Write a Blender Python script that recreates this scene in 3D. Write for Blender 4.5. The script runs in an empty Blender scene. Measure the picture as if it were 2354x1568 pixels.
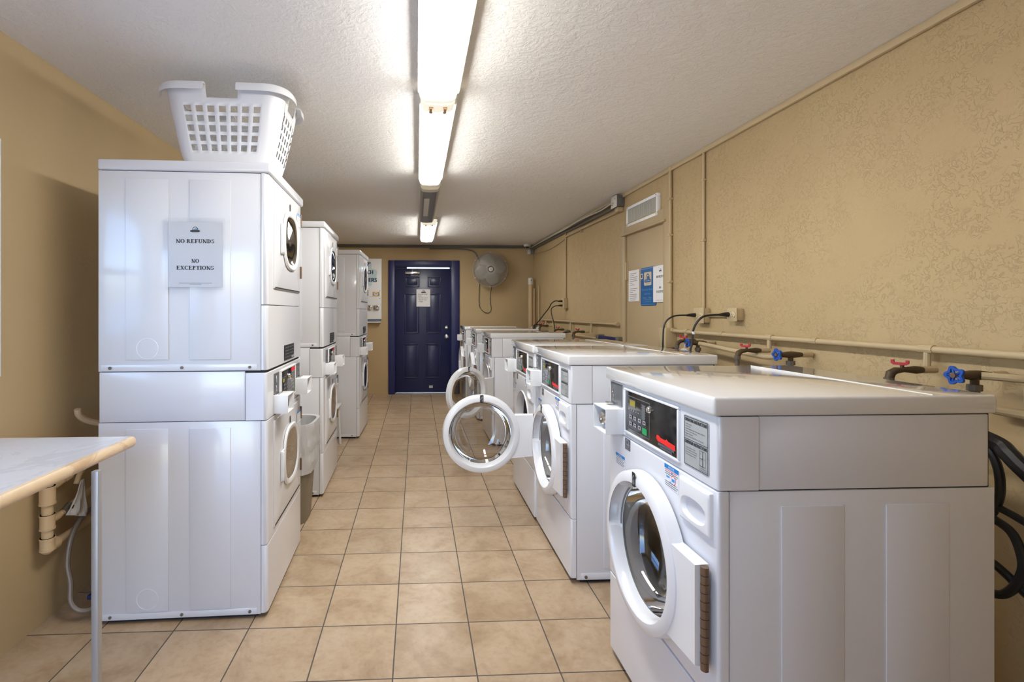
import bpy, bmesh, math, random
from mathutils import Vector, Matrix
random.seed(7)
PI = math.pi
C = bpy.context.scene.collection

# ------------------------------------------------------------------ colours and materials
def lin(c):
    return tuple((v/12.92 if v <= .04045 else ((v+.055)/1.055)**2.4) for v in c)
def rgb(r, g, b): return lin((r/255, g/255, b/255))

def mat(name, col, rough=.5, metal=0, spec=.5, coat=0, emit=None, estr=0):
    m = bpy.data.materials.new(name); m.use_nodes = True
    b = m.node_tree.nodes['Principled BSDF']
    b.inputs['Base Color'].default_value = (*col, 1)
    b.inputs['Roughness'].default_value = rough
    b.inputs['Metallic'].default_value = metal
    b.inputs['Specular IOR Level'].default_value = spec
    b.inputs['Coat Weight'].default_value = coat
    b.inputs['Coat Roughness'].default_value = .06
    if emit:
        b.inputs['Emission Color'].default_value = (*emit, 1)
        b.inputs['Emission Strength'].default_value = estr
    return m
def nd(m, t, **kw):
    n = m.node_tree.nodes.new(t)
    for k, v in kw.items():
        if k in n.inputs.keys(): n.inputs[k].default_value = v
        else: setattr(n, k, v)
    return n
def lk(m, a, ao, b, bi): m.node_tree.links.new(a.outputs[ao], b.inputs[bi])
def bsdf(m): return m.node_tree.nodes['Principled BSDF']
def objcoord(m, scale=(1, 1, 1)):
    t = nd(m, 'ShaderNodeTexCoord'); mp = nd(m, 'ShaderNodeMapping')
    mp.inputs['Scale'].default_value = scale
    lk(m, t, 'Object', mp, 'Vector'); return mp
def noise(m, vec, scale, detail=4, rough=.55, dist=0):
    n = nd(m, 'ShaderNodeTexNoise'); n.inputs['Scale'].default_value = scale
    n.inputs['Detail'].default_value = detail; n.inputs['Roughness'].default_value = rough
    n.inputs['Distortion'].default_value = dist
    lk(m, vec, 0, n, 'Vector'); return n
def ramp(m, src, out, stops):
    r = nd(m, 'ShaderNodeValToRGB'); e = r.color_ramp.elements
    while len(e) > 1: e.remove(e[-1])
    e[0].position = stops[0][0]; e[0].color = (*stops[0][1], 1)
    for p, c in stops[1:]:
        k = e.new(p); k.color = (*c, 1)
    lk(m, src, out, r, 'Fac'); return r
def bump(m, src, out, strength, dist, chain=None):
    b = nd(m, 'ShaderNodeBump'); b.inputs['Strength'].default_value = strength; b.inputs['Distance'].default_value = dist
    lk(m, src, out, b, 'Height')
    if chain: lk(m, chain, 'Normal', b, 'Normal')
    return b
def math_node(m, op, a=None, b=None, av=None, bv=None):
    n = nd(m, 'ShaderNodeMath', operation=op)
    if a: lk(m, a[0], a[1], n, 0)
    if b: lk(m, b[0], b[1], n, 1)
    if av is not None: n.inputs[0].default_value = av
    if bv is not None: n.inputs[1].default_value = bv
    return n

MT = {}
WALL = rgb(190, 163, 113)
def wall_mat(name, patch):
    m = mat(name, WALL, .62, spec=.3)
    mp = objcoord(m)
    big = noise(m, mp, 1.1, 3)
    c = ramp(m, big, 'Fac', [(.3, rgb(181, 158, 119)), (.7, rgb(189, 167, 128))])
    lk(m, c, 'Color', bsdf(m), 'Base Color')
    fine = noise(m, mp, 60, 4, .6)
    b1 = bump(m, fine, 'Fac', .25, .004)
    tr = noise(m, mp, 38, 4, .62, .7)                      # skip-trowel ridges, grouped in patches
    rg = math_node(m, 'SUBTRACT', (tr, 'Fac'), None, None, .5)
    rg = math_node(m, 'ABSOLUTE', (rg, 0))
    st = nd(m, 'ShaderNodeMapRange'); st.inputs['From Min'].default_value = .0; st.inputs['From Max'].default_value = .022
    st.inputs['To Min'].default_value = 0; st.inputs['To Max'].default_value = 1
    lk(m, rg, 0, st, 'Value')
    pm = noise(m, mp, 1.7, 3, .6, .4)
    pr_ = nd(m, 'ShaderNodeMapRange'); pr_.inputs['From Min'].default_value = .37; pr_.inputs['From Max'].default_value = .55
    lk(m, pm, 'Fac', pr_, 'Value')
    br = noise(m, mp, 11, 2, .5); brm = nd(m, 'ShaderNodeMapRange'); brm.inputs['From Min'].default_value = .38; brm.inputs['From Max'].default_value = .52
    lk(m, br, 'Fac', brm, 'Value')
    pk = math_node(m, 'MULTIPLY', (pr_, 0), (brm, 0)); pk = math_node(m, 'MULTIPLY', (pk, 0), None, None, patch)
    iv = math_node(m, 'SUBTRACT', None, (st, 0), 1)
    h = math_node(m, 'MULTIPLY', (iv, 0), (pk, 0))
    hn = math_node(m, 'MULTIPLY', (h, 0), None, None, -1)
    b2 = bump(m, hn, 0, .55, .0032, b1)
    lk(m, b2, 'Normal', bsdf(m), 'Normal')
    return m
MT['wall'] = wall_mat('tan_painted_stucco', 1.0)
MT['wall_smooth'] = wall_mat('tan_painted_plaster', .05)
def ceiling_mat():
    m = mat('ceiling_knockdown', rgb(237, 235, 232), .5, spec=.4)
    mp = objcoord(m, (1, 1, 1))
    n1 = noise(m, mp, 34, 5, .62, 1.2); n2 = noise(m, mp, 9, 3, .5, 1.6)
    r = ramp(m, n1, 'Fac', [(.45, (0, 0, 0)), (.58, (1, 1, 1))])
    b1 = bump(m, r, 'Color', .38, .005)
    b2 = bump(m, n2, 'Fac', .25, .02, b1)
    lk(m, b2, 'Normal', bsdf(m), 'Normal')
    return m
MT['ceiling'] = ceiling_mat()
TS = .3092; TX = -.3972; TY = 4.2543
def tile_mat():
    m = mat('tan_floor_tile', (.5, .4, .3), .32, spec=.4)
    t = nd(m, 'ShaderNodeTexCoord'); sp = nd(m, 'ShaderNodeSeparateXYZ'); lk(m, t, 'Object', sp, 0)
    def cell(axis, off):
        a = math_node(m, 'SUBTRACT', (sp, axis), None, None, off)
        a = math_node(m, 'DIVIDE', (a, 0), None, None, TS)
        f = math_node(m, 'FRACT', (a, 0)); fl = math_node(m, 'FLOOR', (a, 0))
        d = math_node(m, 'SUBTRACT', (f, 0), None, None, .5); d = math_node(m, 'ABSOLUTE', (d, 0))
        return d, fl
    dx, fx = cell('X', TX - 20*TS); dy, fy = cell('Y', TY - 40*TS)
    mx = math_node(m, 'MAXIMUM', (dx, 0), (dy, 0))
    g = math_node(m, 'GREATER_THAN', (mx, 0), None, None, .5 - .0085)
    cb = nd(m, 'ShaderNodeCombineXYZ'); lk(m, fx, 0, cb, 0); lk(m, fy, 0, cb, 1)
    wn = nd(m, 'ShaderNodeTexWhiteNoise'); lk(m, cb, 0, wn, 'Vector')
    off = nd(m, 'ShaderNodeVectorMath', operation='MULTIPLY_ADD')
    lk(m, wn, 'Color', off, 0); off.inputs[1].default_value = (7, 7, 7); lk(m, t, 'Object', off, 2)
    n1 = noise(m, off, 5, 6, .62, .6); n2 = noise(m, off, 38, 4, .6)
    r = ramp(m, n1, 'Fac', [(.28, rgb(156, 131, 103)), (.5, rgb(177, 154, 126)), (.75, rgb(191, 172, 147))])
    r2 = ramp(m, n2, 'Fac', [(.36, (.86, .82, .78)), (.52, (1, 1, 1))])
    mul = nd(m, 'ShaderNodeMixRGB', blend_type='MULTIPLY'); mul.inputs['Fac'].default_value = .55
    lk(m, r, 'Color', mul, 'Color1'); lk(m, r2, 'Color', mul, 'Color2')
    hv = nd(m, 'ShaderNodeHueSaturation')
    vv = math_node(m, 'MULTIPLY_ADD', (wn, 'Value')); vv.inputs[1].default_value = .16; vv.inputs[2].default_value = .92
    lk(m, vv, 0, hv, 'Value'); lk(m, mul, 'Color', hv, 'Color')
    mix = nd(m, 'ShaderNodeMixRGB'); lk(m, g, 0, mix, 'Fac'); lk(m, hv, 'Color', mix, 'Color1')
    mix.inputs['Color2'].default_value = (*rgb(84, 76, 70), 1)
    lk(m, mix, 'Color', bsdf(m), 'Base Color')
    rr = math_node(m, 'MULTIPLY_ADD', (g, 0)); rr.inputs[1].default_value = .4; rr.inputs[2].default_value = .34
    lk(m, rr, 0, bsdf(m), 'Roughness')
    inv = math_node(m, 'SUBTRACT', None, (g, 0), 1)
    b = bump(m, inv, 0, .5, .002); b2 = bump(m, n2, 'Fac', .08, .002, b)
    lk(m, b2, 'Normal', bsdf(m), 'Normal')
    return m
MT['tile'] = tile_mat()
MT['tan'] = mat('tan_paint_gloss', rgb(188, 168, 133), .45, spec=.4)
MT['tan_door'] = mat('tan_paint_door', rgb(178, 158, 124), .5, spec=.4)
MT['enamel'] = mat('white_enamel', (.73, .74, .785), .2, spec=.5, coat=.3)
MT['lid'] = mat('white_enamel_gloss', (.74, .74, .75), .12, coat=1.0)
MT['plastic'] = mat('white_plastic', (.80, .81, .83), .28)
MT['ring'] = mat('door_ring_white', (.80, .81, .84), .2, coat=.25)
MT['dark'] = mat('seam_black', (.012, .012, .013), .7)
MT['gasket'] = mat('grey_rubber', (.05, .05, .055), .45)
MT['seal'] = mat('grey_glass_edge', (.22, .23, .23), .3)
MT['steel'] = mat('stainless_drum', (.10, .088, .075), .32, metal=1)
MT['chrome'] = mat('chrome', (.72, .72, .72), .12, metal=1)
MT['greymetal'] = mat('coin_plate_grey', (.20, .21, .225), .38, metal=.6)
MT['brown'] = mat('bronze_hinge', rgb(120, 96, 76), .45, metal=.3)
MT['black'] = mat('gloss_black_panel', (.016, .016, .018), .12)
MT['blacktrim'] = mat('panel_grey_line', (.12, .13, .14), .35)
MT['ink'] = mat('black_ink', (.018, .018, .024), .6)
MT['inkgrey'] = mat('grey_ink', (.10, .10, .12), .6)
MT['print'] = mat('keypad_print', (.34, .36, .38), .5)
MT['yellow'] = mat('yellow_display', (.32, .27, .01), .35)
MT['green'] = mat('green_key', (.01, .33, .10), .4)
MT['red'] = mat('red_print', (.85, .02, .02), .4)
MT['redvalve'] = mat('red_valve_paint', (.47, .02, .035), .4)
MT['bluevalve'] = mat('blue_valve_paint', (.015, .085, .42), .4)
MT['iron'] = mat('weathered_brass', rgb(84, 68, 48), .6, metal=.3)
MT['irongrey'] = mat('grey_fitting', rgb(112, 104, 92), .55, metal=.2)
MT['rubber'] = mat('black_rubber', (.013, .013, .014), .42)
MT['notice'] = mat('notice_blue', (.0, .22, .62), .45)
MT['paper'] = mat('white_paper', (.82, .82, .85), .6)
MT['silverlabel'] = mat('silver_label', (.46, .49, .50), .35, metal=.2)
MT['skyblue'] = mat('logo_blue', (.02, .32, .72), .5)
MT['logotan'] = mat('logo_tan', (.45, .26, .14), .5)
MT['bluedoor'] = mat('navy_door_paint', (.011, .016, .075), .32, spec=.5)
MT['bluetrim'] = mat('navy_casing_paint', (.017, .023, .11), .36)
MT['bluesign'] = mat('blue_sign', (.0, .10, .34), .35)
MT['teal'] = mat('pale_blue_print', (.16, .42, .62), .5)
MT['cream'] = mat('cream_panel', rgb(205, 190, 155), .5)
MT['concrete'] = mat('pale_concrete', (.48, .48, .49), .8)
MT['conduit'] = mat('grey_conduit', (.17, .165, .16), .45, metal=.5)
MT['boxgrey'] = mat('grey_box', (.15, .15, .145), .5, metal=.3)
MT['offwhite'] = mat('offwhite_plastic', (.62, .60, .56), .45)
MT['housing'] = mat('fixture_white', (.72, .71, .66), .4)
MT['lampend'] = mat('lamp_end', (.5, .33, .18), .4, metal=.5)
MT['lens'] = mat('lit_lens', (.85, .85, .80), .4, emit=(1.0, .985, .935), estr=30)
MT['lensoff'] = mat('unlit_lens', (.20, .195, .185), .3)
MT['lensendlit'] = mat('lit_lens_end', (.78, .74, .62), .35, emit=(1.0, .95, .80), estr=.55)
MT['lensend'] = mat('clear_lens_end', (.78, .74, .62), .35)
MT['pvc'] = mat('tan_pvc', rgb(205, 178, 140), .5)
MT['pvcwhite'] = mat('white_pvc', (.7, .68, .62), .45)
MT['can'] = mat('grey_bin_plastic', rgb(126, 116, 98), .5)
MT['stool'] = mat('white_stool_plastic', (.72, .72, .72), .4)
MT['orange'] = mat('orange_label', (.75, .34, .01), .5)
MT['navy'] = mat('navy_print', (.03, .05, .20), .5)
MT['bubble'] = mat('pale_bubble_print', (.62, .80, .88), .5)
MT['vendwhite'] = mat('vending_white', (.88, .90, .93), .35)
MT['vendblue'] = mat('vending_base_grey', (.12, .16, .22), .4)
MT['rag'] = mat('grey_rag', rgb(205, 200, 194), .9)
MT['braid'] = mat('braided_metal', rgb(128, 116, 104), .5, metal=.3)
MT['fanmetal'] = mat('fan_wire', (.42, .41, .39), .4, metal=.3)
MT['fanblade'] = mat('fan_blade', (.40, .36, .30), .5)
MT['grille'] = mat('vent_slat', (.50, .49, .44), .5)
MT['marker'] = mat('lettering_tape_white', (.8, .8, .8), .5)
def marble(name, cols, rough):
    m = mat(name, cols[0], rough); mp = objcoord(m, (1, .6, 1))
    n = noise(m, mp, 5, 8, .65, 1.6)
    r = ramp(m, n, 'Fac', [(.3, cols[0]), (.5, cols[1]), (.56, cols[2]), (.8, cols[0])])
    lk(m, r, 'Color', bsdf(m), 'Base Color'); return m
MT['marble'] = marble('white_marble_laminate', [(.60, .59, .58), (.63, .62, .61), (.555, .545, .535)], .22)
MT['marbleedge'] = marble('cream_marble_edge', [rgb(214, 188, 150), rgb(222, 198, 164), rgb(196, 166, 128)], .35)
def steelrun():
    m = mat('satin_aluminium', (.42, .42, .43), .35, metal=.5); return m
MT['alu'] = steelrun()
def thin(name, tint, frost=.03, mixmin=.05, blend=.25):
    m = bpy.data.materials.new(name); m.use_nodes = True; nt = m.node_tree; nt.nodes.clear()
    o = nt.nodes.new('ShaderNodeOutputMaterial'); mx = nt.nodes.new('ShaderNodeMixShader')
    t = nt.nodes.new('ShaderNodeBsdfTransparent'); g = nt.nodes.new('ShaderNodeBsdfGlossy')
    t.inputs[0].default_value = (*tint, 1); g.inputs['Roughness'].default_value = frost
    lw = nt.nodes.new('ShaderNodeLayerWeight'); lw.inputs[0].default_value = blend
    mr = nt.nodes.new('ShaderNodeMapRange'); mr.inputs['To Min'].default_value = mixmin; mr.inputs['To Max'].default_value = 1
    nt.links.new(lw.outputs['Fresnel'], mr.inputs['Value']); nt.links.new(mr.outputs[0], mx.inputs[0])
    nt.links.new(t.outputs[0], mx.inputs[1]); nt.links.new(g.outputs[0], mx.inputs[2]); nt.links.new(mx.outputs[0], o.inputs[0])
    return m
MT['glass'] = thin('door_glass', (.66, .64, .61), .02, .07, .3)
MT['darkglass'] = thin('dryer_glass', (.40, .38, .35), .03, .05, .10)
MT['pane'] = thin('window_pane', (.94, .96, .97), .01, .04, .15)
MT['sleeve'] = thin('plastic_sleeve', (.97, .97, .98), .3, .02, .12)
def bagmat():
    m = bpy.data.materials.new('bin_liner'); m.use_nodes = True; nt = m.node_tree
    b = nt.nodes['Principled BSDF']; b.inputs['Base Color'].default_value = (.62, .62, .63, 1); b.inputs['Roughness'].default_value = .3
    b.inputs['Alpha'].default_value = .88
    return m
MT['bag'] = bagmat()

# ------------------------------------------------------------------ mesh builder
class B:
    def __init__(s): s.bm = bmesh.new(); s.mats = []
    def mi(s, k):
        if k not in s.mats: s.mats.append(k)
        return s.mats.index(k)
    def face(s, vs, k):
        try:
            f = s.bm.faces.new(vs); f.material_index = s.mi(k); return f
        except ValueError: return None
    def v(s, p): return s.bm.verts.new(p)
    def box(s, x0, x1, y0, y1, z0, z1, k, bev=0, seg=2, skip=()):
        x0, x1 = sorted((x0, x1)); y0, y1 = sorted((y0, y1)); z0, z1 = sorted((z0, z1))
        vs = [s.v((x, y, z)) for x in (x0, x1) for y in (y0, y1) for z in (z0, z1)]
        q = {'-x': (0, 1, 3, 2), '+x': (4, 6, 7, 5), '-y': (0, 4, 5, 1), '+y': (2, 3, 7, 6), '-z': (0, 2, 6, 4), '+z': (1, 5, 7, 3)}
        fs = [s.face([vs[i] for i in q[n]], k) for n in q]
        if bev:
            es = set(e for f in fs for e in f.edges)
            r = bmesh.ops.bevel(s.bm, geom=list(es), offset=bev, segments=seg, profile=.5, affect='EDGES', clamp_overlap=True)
            i = s.mi(k)
            for f in r['faces']: f.material_index = i
        if skip:
            for n in skip:
                a = {'x': 0, 'y': 1, 'z': 2}[n[1]]; val = {'-x': x0, '+x': x1, '-y': y0, '+y': y1, '-z': z0, '+z': z1}[n]
                dl = [f for f in s.bm.faces if all(abs(w.co[a]-val) < 1e-6 for w in f.verts)
                      and x0-1e-6 <= f.calc_center_median().x <= x1+1e-6 and y0-1e-6 <= f.calc_center_median().y <= y1+1e-6 and z0-1e-6 <= f.calc_center_median().z <= z1+1e-6]
                bmesh.ops.delete(s.bm, geom=dl, context='FACES_ONLY')
        return s
    def vbox(s, x0, x1, y0, y1, z0, z1, r, k, n=5):
        P = [(x1, y0)]
        P += [(x0+r-r*math.sin(PI/2*i/n), y0+r-r*math.cos(PI/2*i/n)) for i in range(n+1)]
        P += [(x0+r-r*math.cos(PI/2*i/n), y1-r+r*math.sin(PI/2*i/n)) for i in range(n+1)]
        P += [(x1, y1)]
        e = .0016
        def lay(z, ins):
            return [s.v((min(max(x+ins, x0+ins), x1), min(max(y, y0+ins), y1-ins), z)) for x, y in P]
        L = [lay(z0, e), lay(z0+e, 0), lay(z1-e, 0), lay(z1, e)]
        for i in range(3): s.bridge(L[i], L[i+1], k)
        s.face(L[0][::-1], k); s.face(L[3], k); return s
    def ringv(s, c, u, w, r, n, ph=0):
        return [s.v(c + u*(r*math.cos(ph+2*PI*i/n)) + w*(r*math.sin(ph+2*PI*i/n))) for i in range(n)]
    def bridge(s, a, b, k, close=True):
        n = len(a)
        for i in range(n if close else n-1):
            j = (i+1) % n
            s.face([a[i], a[j], b[j], b[i]], k)
    def cyl(s, p0, p1, r0, k, r1=None, n=16, caps=True):
        p0 = Vector(p0); p1 = Vector(p1); r1 = r0 if r1 is None else r1
        d = (p1-p0).normalized(); u = d.orthogonal().normalized(); w = d.cross(u)
        a = s.ringv(p0, u, w, r0, n); b = s.ringv(p1, u, w, r1, n); s.bridge(a, b, k)
        if caps: s.face(a[::-1], k); s.face(b, k)
        return s
    def tube(s, pts, r, k, n=8, smooth=0, caps=True):
        P = [Vector(p) for p in pts]
        if smooth:
            Q = []
            for i in range(len(P)-1):
                p0 = P[max(i-1, 0)]; p1 = P[i]; p2 = P[i+1]; p3 = P[min(i+2, len(P)-1)]
                for j in range(smooth):
                    t = j/smooth
                    Q.append(.5*((2*p1)+(p2-p0)*t+(2*p0-5*p1+4*p2-p3)*t*t+(3*p1-p0-3*p2+p3)*t**3))
            Q.append(P[-1]); P = Q
        prev = None; u = None
        for i, p in enumerate(P):
            d = (P[min(i+1, len(P)-1)]-P[max(i-1, 0)]).normalized()
            if u is None: u = d.orthogonal().normalized()
            else:
                u = (u-d*u.dot(d))
                u = u.normalized() if u.length > 1e-6 else d.orthogonal().normalized()
            w = d.cross(u); rr = r(i/(len(P)-1)) if callable(r) else r
            a = s.ringv(p, u, w, rr, n)
            if prev: s.bridge(prev, a, k)
            elif caps: s.face(a[::-1], k)
            prev = a
        if caps: s.face(prev, k)
        return s
    def lathe(s, prof, org, ax, k, n=32, a0=0, a1=2*PI, closed=False):
        """prof: (distance along axis, radius) or function(angle)->profile"""
        org = Vector(org); ax = Vector(ax).normalized()
        u = Vector((0, 0, 1)) if abs(ax.z) < .9 else Vector((1, 0, 0))
        u = (u-ax*u.dot(ax)).normalized(); w = ax.cross(u)
        full = abs(a1-a0-2*PI) < 1e-6
        cols = []
        for i in range(n if full else n+1):
            t = a0+(a1-a0)*i/n
            pf = prof(t) if callable(prof) else prof
            cols.append([s.v(org+ax*d+(u*math.cos(t)+w*math.sin(t))*max(r, 1e-5)) for d, r in pf])
        m = len(cols)
        for i in range(m if full else m-1):
            a = cols[i]; b = cols[(i+1) % m]
            L = len(a)
            for j in range(L if closed else L-1):
                jj = (j+1) % L
                s.face([a[j], b[j], b[jj], a[jj]], k)
        return s
    def sphere(s, c, r, k, n=12, sq=(1, 1, 1)):
        mtx = Matrix.Translation(c) @ Matrix.Diagonal((r*sq[0], r*sq[1], r*sq[2], 1))
        before = set(s.bm.faces)
        bmesh.ops.create_uvsphere(s.bm, u_segments=n, v_segments=max(6, n//2), radius=1, matrix=mtx)
        i = s.mi(k)
        for f in s.bm.faces:
            if f not in before: f.material_index = i
        return s
    def prism(s, poly, fr, t, k):
        """poly: 2-D outline in frame fr=(origin,U,V); thickness t along U x V"""
        o, U, V = fr; N = U.cross(V)
        a = [s.v(o+U*x+V*y) for x, y in poly]; b = [s.v(o+U*x+V*y+N*t) for x, y in poly]
        s.face(a[::-1], k); s.face(b, k); s.bridge(a, b, k); return s
    def plate_hole(s, x0, x1, y0, y1, z0, z1, r, hc, hr, loops, k, kin=None, expn=2.0, n=64, rim=3):
        """front plate in a plane of constant x (front at x0, back at x1>x0), edge radius r, with a hole:
        loops = [(scale, x), ...] walks from the hole edge inwards"""
        cy, cz = hc; angs = [2*PI*i/n for i in range(n)]
        for yy, zz in ((y0, z0), (y0, z1), (y1, z0), (y1, z1)):
            a = math.atan2(zz-cz, yy-cy) % (2*PI)
            j = min(range(len(angs)), key=lambda i: min(abs(angs[i]-a), 2*PI-abs(angs[i]-a)))
            angs[j] = a
        angs.sort()
        def hole(a, sc):
            c, d = math.cos(a), math.sin(a)
            q = (abs(c/hr[0])**expn+abs(d/hr[1])**expn)**(-1/expn)*sc
            return cy+c*q, cz+d*q
        def rect(a):
            c, d = math.cos(a), math.sin(a); t = 1e9
            if c > 1e-9: t = min(t, (y1-cy)/c)
            if c < -1e-9: t = min(t, (y0-cy)/c)
            if d > 1e-9: t = min(t, (z1-cz)/d)
            if d < -1e-9: t = min(t, (z0-cz)/d)
            return cy+c*t, cz+d*t
        L = []
        for sc, x in reversed(loops):
            L.append(([s.v((x, *hole(a, sc))) for a in angs], kin or k))
        L.append(([s.v((x0, *hole(a, 1))) for a in angs], k)) if abs(loops[0][1]-x0) > 1e-6 or loops[0][0] != 1 else None
        for i in range(rim+1):
            t = i/rim*PI/2; ins = r*(1-math.sin(t)); x = x0+r*(1-math.cos(t))
            L.append(([s.v((x, min(max(rect(a)[0], y0+ins), y1-ins), min(max(rect(a)[1], z0+ins), z1-ins))) for a in angs], k))
        L.append(([s.v((x1, *rect(a))) for a in angs], k))
        for i in range(len(L)-1): s.bridge(L[i][0], L[i+1][0], L[i+1][1] if i >= len(loops)-1 else (kin or k))
        return s
    def done(s, name, parent=None, loc=(0, 0, 0), rot=None, smooth=35, norm=True):
        if norm: bmesh.ops.recalc_face_normals(s.bm, faces=s.bm.faces[:])
        me = bpy.data.meshes.new(name); s.bm.to_mesh(me); s.bm.free()
        for k in s.mats: me.materials.append(MT[k])
        if smooth:
            me.polygons.foreach_set('use_smooth', [True]*len(me.polygons))
            me.set_sharp_from_angle(angle=math.radians(smooth))
        o = bpy.data.objects.new(name, me); C.objects.link(o); o.location = loc
        if rot: o.rotation_euler = rot
        if parent: o.parent = parent
        return o

def tag(o, label=None, cat=None, group=None, kind=None):
    if label: o['label'] = label
    if cat: o['category'] = cat
    if group: o['group'] = group
    if kind: o['kind'] = kind
    return o
def thing(name, label, cat, loc=(0, 0, 0), rz=0, group=None):
    o = bpy.data.objects.new(name, None); o.empty_display_size = .05; C.objects.link(o)
    o.location = loc; o.rotation_euler = (0, 0, rz)
    return tag(o, label, cat, group)
def dup(o, parent=None):
    c = o.copy(); C.objects.link(c)
    if parent: c.parent = parent
    for ch in list(o.children): dup(ch, c)
    return c
def child(o, name):
    return [c for c in o.children if c.name.split('.')[0] == name][0]

V3 = Vector
# ------------------------------------------------------------------ lettering
_tcache = {}
def text_polys(txt):
    if txt not in _tcache:
        cu = bpy.data.curves.new('tmp', 'FONT'); cu.body = txt; cu.resolution_u = 3
        ob = bpy.data.objects.new('tmp', cu); C.objects.link(ob)
        dg = bpy.context.evaluated_depsgraph_get()
        me = bpy.data.meshes.new_from_object(ob.evaluated_get(dg))
        vs = [(v.co.x, v.co.y) for v in me.vertices]; fs = [tuple(p.vertices) for p in me.polygons]
        bpy.data.objects.remove(ob); bpy.data.curves.remove(cu); bpy.data.meshes.remove(me)
        xs = [v[0] for v in vs] or [0]; ys = [v[1] for v in vs] or [0]
        _tcache[txt] = (vs, fs, min(xs), max(xs))
    return _tcache[txt]
def put_text(b, txt, fr, x, y, h, k, width=None, align='L', bold=0):
    """h = cap height; width squeezes or stretches the line; fr = (origin, U, V)"""
    vs, fs, xa, xb = text_polys(txt)
    if not fs: return
    sy = h/.70; sx = sy if width is None else width/(xb-xa)
    w = (xb-xa)*sx; x0 = x-(w/2 if align == 'C' else 0)
    o, U, V = fr
    for dx in ((0,) if not bold else (-bold, 0, bold)):
        W = [b.v(o+U*(x0+dx+(px-xa)*sx)+V*(y+py*sy)) for px, py in vs]
        for f in fs: b.face([W[i] for i in f], k)
def serif_glyph(ch):
    T, t, sf = .215, .12, .085
    L = []
    def q(x0, y0, x1, y1): L.append([(x0, y0), (x1, y0), (x1, y1), (x0, y1)])
    def diag(x0, y0, x1, y1, w): L.append([(x0-w/2, y0), (x0+w/2, y0), (x1+w/2, y1), (x1-w/2, y1)])
    def arc(cx, cy, rx, ry, a0, a1, wx, wy, n=14):
        for i in range(n):
            a = math.radians(a0+(a1-a0)*i/n); b = math.radians(a0+(a1-a0)*(i+1)/n)
            L.append([(cx+rx*math.cos(a), cy+ry*math.sin(a)), (cx+rx*math.cos(b), cy+ry*math.sin(b)),
                      (cx+(rx-wx)*math.cos(b), cy+(ry-wy)*math.sin(b)), (cx+(rx-wx)*math.cos(a), cy+(ry-wy)*math.sin(a))])
    def stem(x, w=T, lo=0, hi=1, s0=True, s1=True):
        q(x, lo, x+w, hi)
        if s0: q(x-.09, 0, x+w+.09, sf)
        if s1: q(x-.09, 1-sf, x+w+.09, 1)
    w = .8
    if ch == 'N': stem(.13, t, s1=False); stem(.66, t, s0=False); diag(.16, 1, .66, 0, T); q(0, 1-sf, .2, 1); w = .86
    elif ch == 'O': arc(.42, .5, .41, .515, 0, 360, T, .10, 28); w = .84
    elif ch == 'R': stem(.1); arc(.29, .745, .34, .255, -90, 90, T, .10); diag(.68, 0, .40, .5, T); q(.58, 0, .82, sf); q(.2, .49, .34, .55); w = .80
    elif ch == 'E': stem(.1); q(.2, 1-.10, .64, 1); q(.2, .46, .5, .56); q(.2, 0, .68, .10); q(.60, .78, .65, 1); q(.46, .38, .51, .64); q(.63, 0, .68, .25); w = .74
    elif ch == 'F': stem(.1); q(.2, 1-.10, .62, 1); q(.2, .44, .48, .54); q(.58, .76, .63, 1); q(.44, .36, .49, .62); w = .68
    elif ch == 'U': stem(.1, T, .28, 1, s0=False); stem(.62, t, .28, 1, s0=False); arc(.39, .30, .295, .32, 180, 360, .15, .12); w = .82
    elif ch == 'D': stem(.1); arc(.29, .5, .47, .5, -90, 90, T+.02, .10, 20); w = .82
    elif ch == 'S': arc(.32, .74, .25, .27, 20, 250, .16, .10); arc(.30, .27, .28, .28, -160, 75, .17, .10); q(.5, .70, .55, .95); q(.04, .05, .09, .34); w = .62
    elif ch == 'X': diag(.62, 0, .18, 1, T); diag(.14, 0, .64, 1, t); q(0, 0, .28, sf); q(.5, 0, .8, sf); q(.03, 1-sf, .33, 1); q(.52, 1-sf, .76, 1); w = .80
    elif ch == 'C': arc(.42, .5, .41, .515, 45, 318, T, .10, 22); q(.66, .68, .71, .98); w = .78
    elif ch == 'P': stem(.1); arc(.29, .73, .34, .27, -90, 90, T, .10); w = .70
    elif ch == 'T': stem(.26, T, s1=False); q(.02, 1-.10, .70, 1); q(.02, .74, .07, 1); q(.65, .74, .70, 1); w = .72
    elif ch == 'I': stem(.1); w = .40
    elif ch == ' ': w = .34
    return L, w
def put_serif(b, txt, fr, xc, y, h, k, sx=1.0):
    tot = sum(serif_glyph(c)[1] for c in txt)*h*sx
    x = xc-tot/2; o, U, V = fr
    for c in txt:
        L, w = serif_glyph(c)
        for p in L: b.face([b.v(o+U*(x+px*h*sx)+V*(y+py*h)) for px, py in p], k)
        x += w*h*sx
def rect2(b, fr, x0, x1, y0, y1, k, d=0):
    o, U, V = fr; N = U.cross(V)*d
    b.face([b.v(o+N+U*x+V*y) for x, y in ((x0, y0), (x1, y0), (x1, y1), (x0, y1))], k)
def poly2(b, fr, pts, k, d=0):
    o, U, V = fr; N = U.cross(V)*d
    b.face([b.v(o+N+U*x+V*y) for x, y in pts], k)
def ell2(b, fr, cx, cy, rx, ry, k, d=0, n=20, a0=0, a1=360):
    poly2(b, fr, [(cx+rx*math.cos(math.radians(a0+(a1-a0)*i/n)), cy+ry*math.sin(math.radians(a0+(a1-a0)*i/n))) for i in range(n if a1-a0 == 360 else n+1)], k, d)
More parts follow.
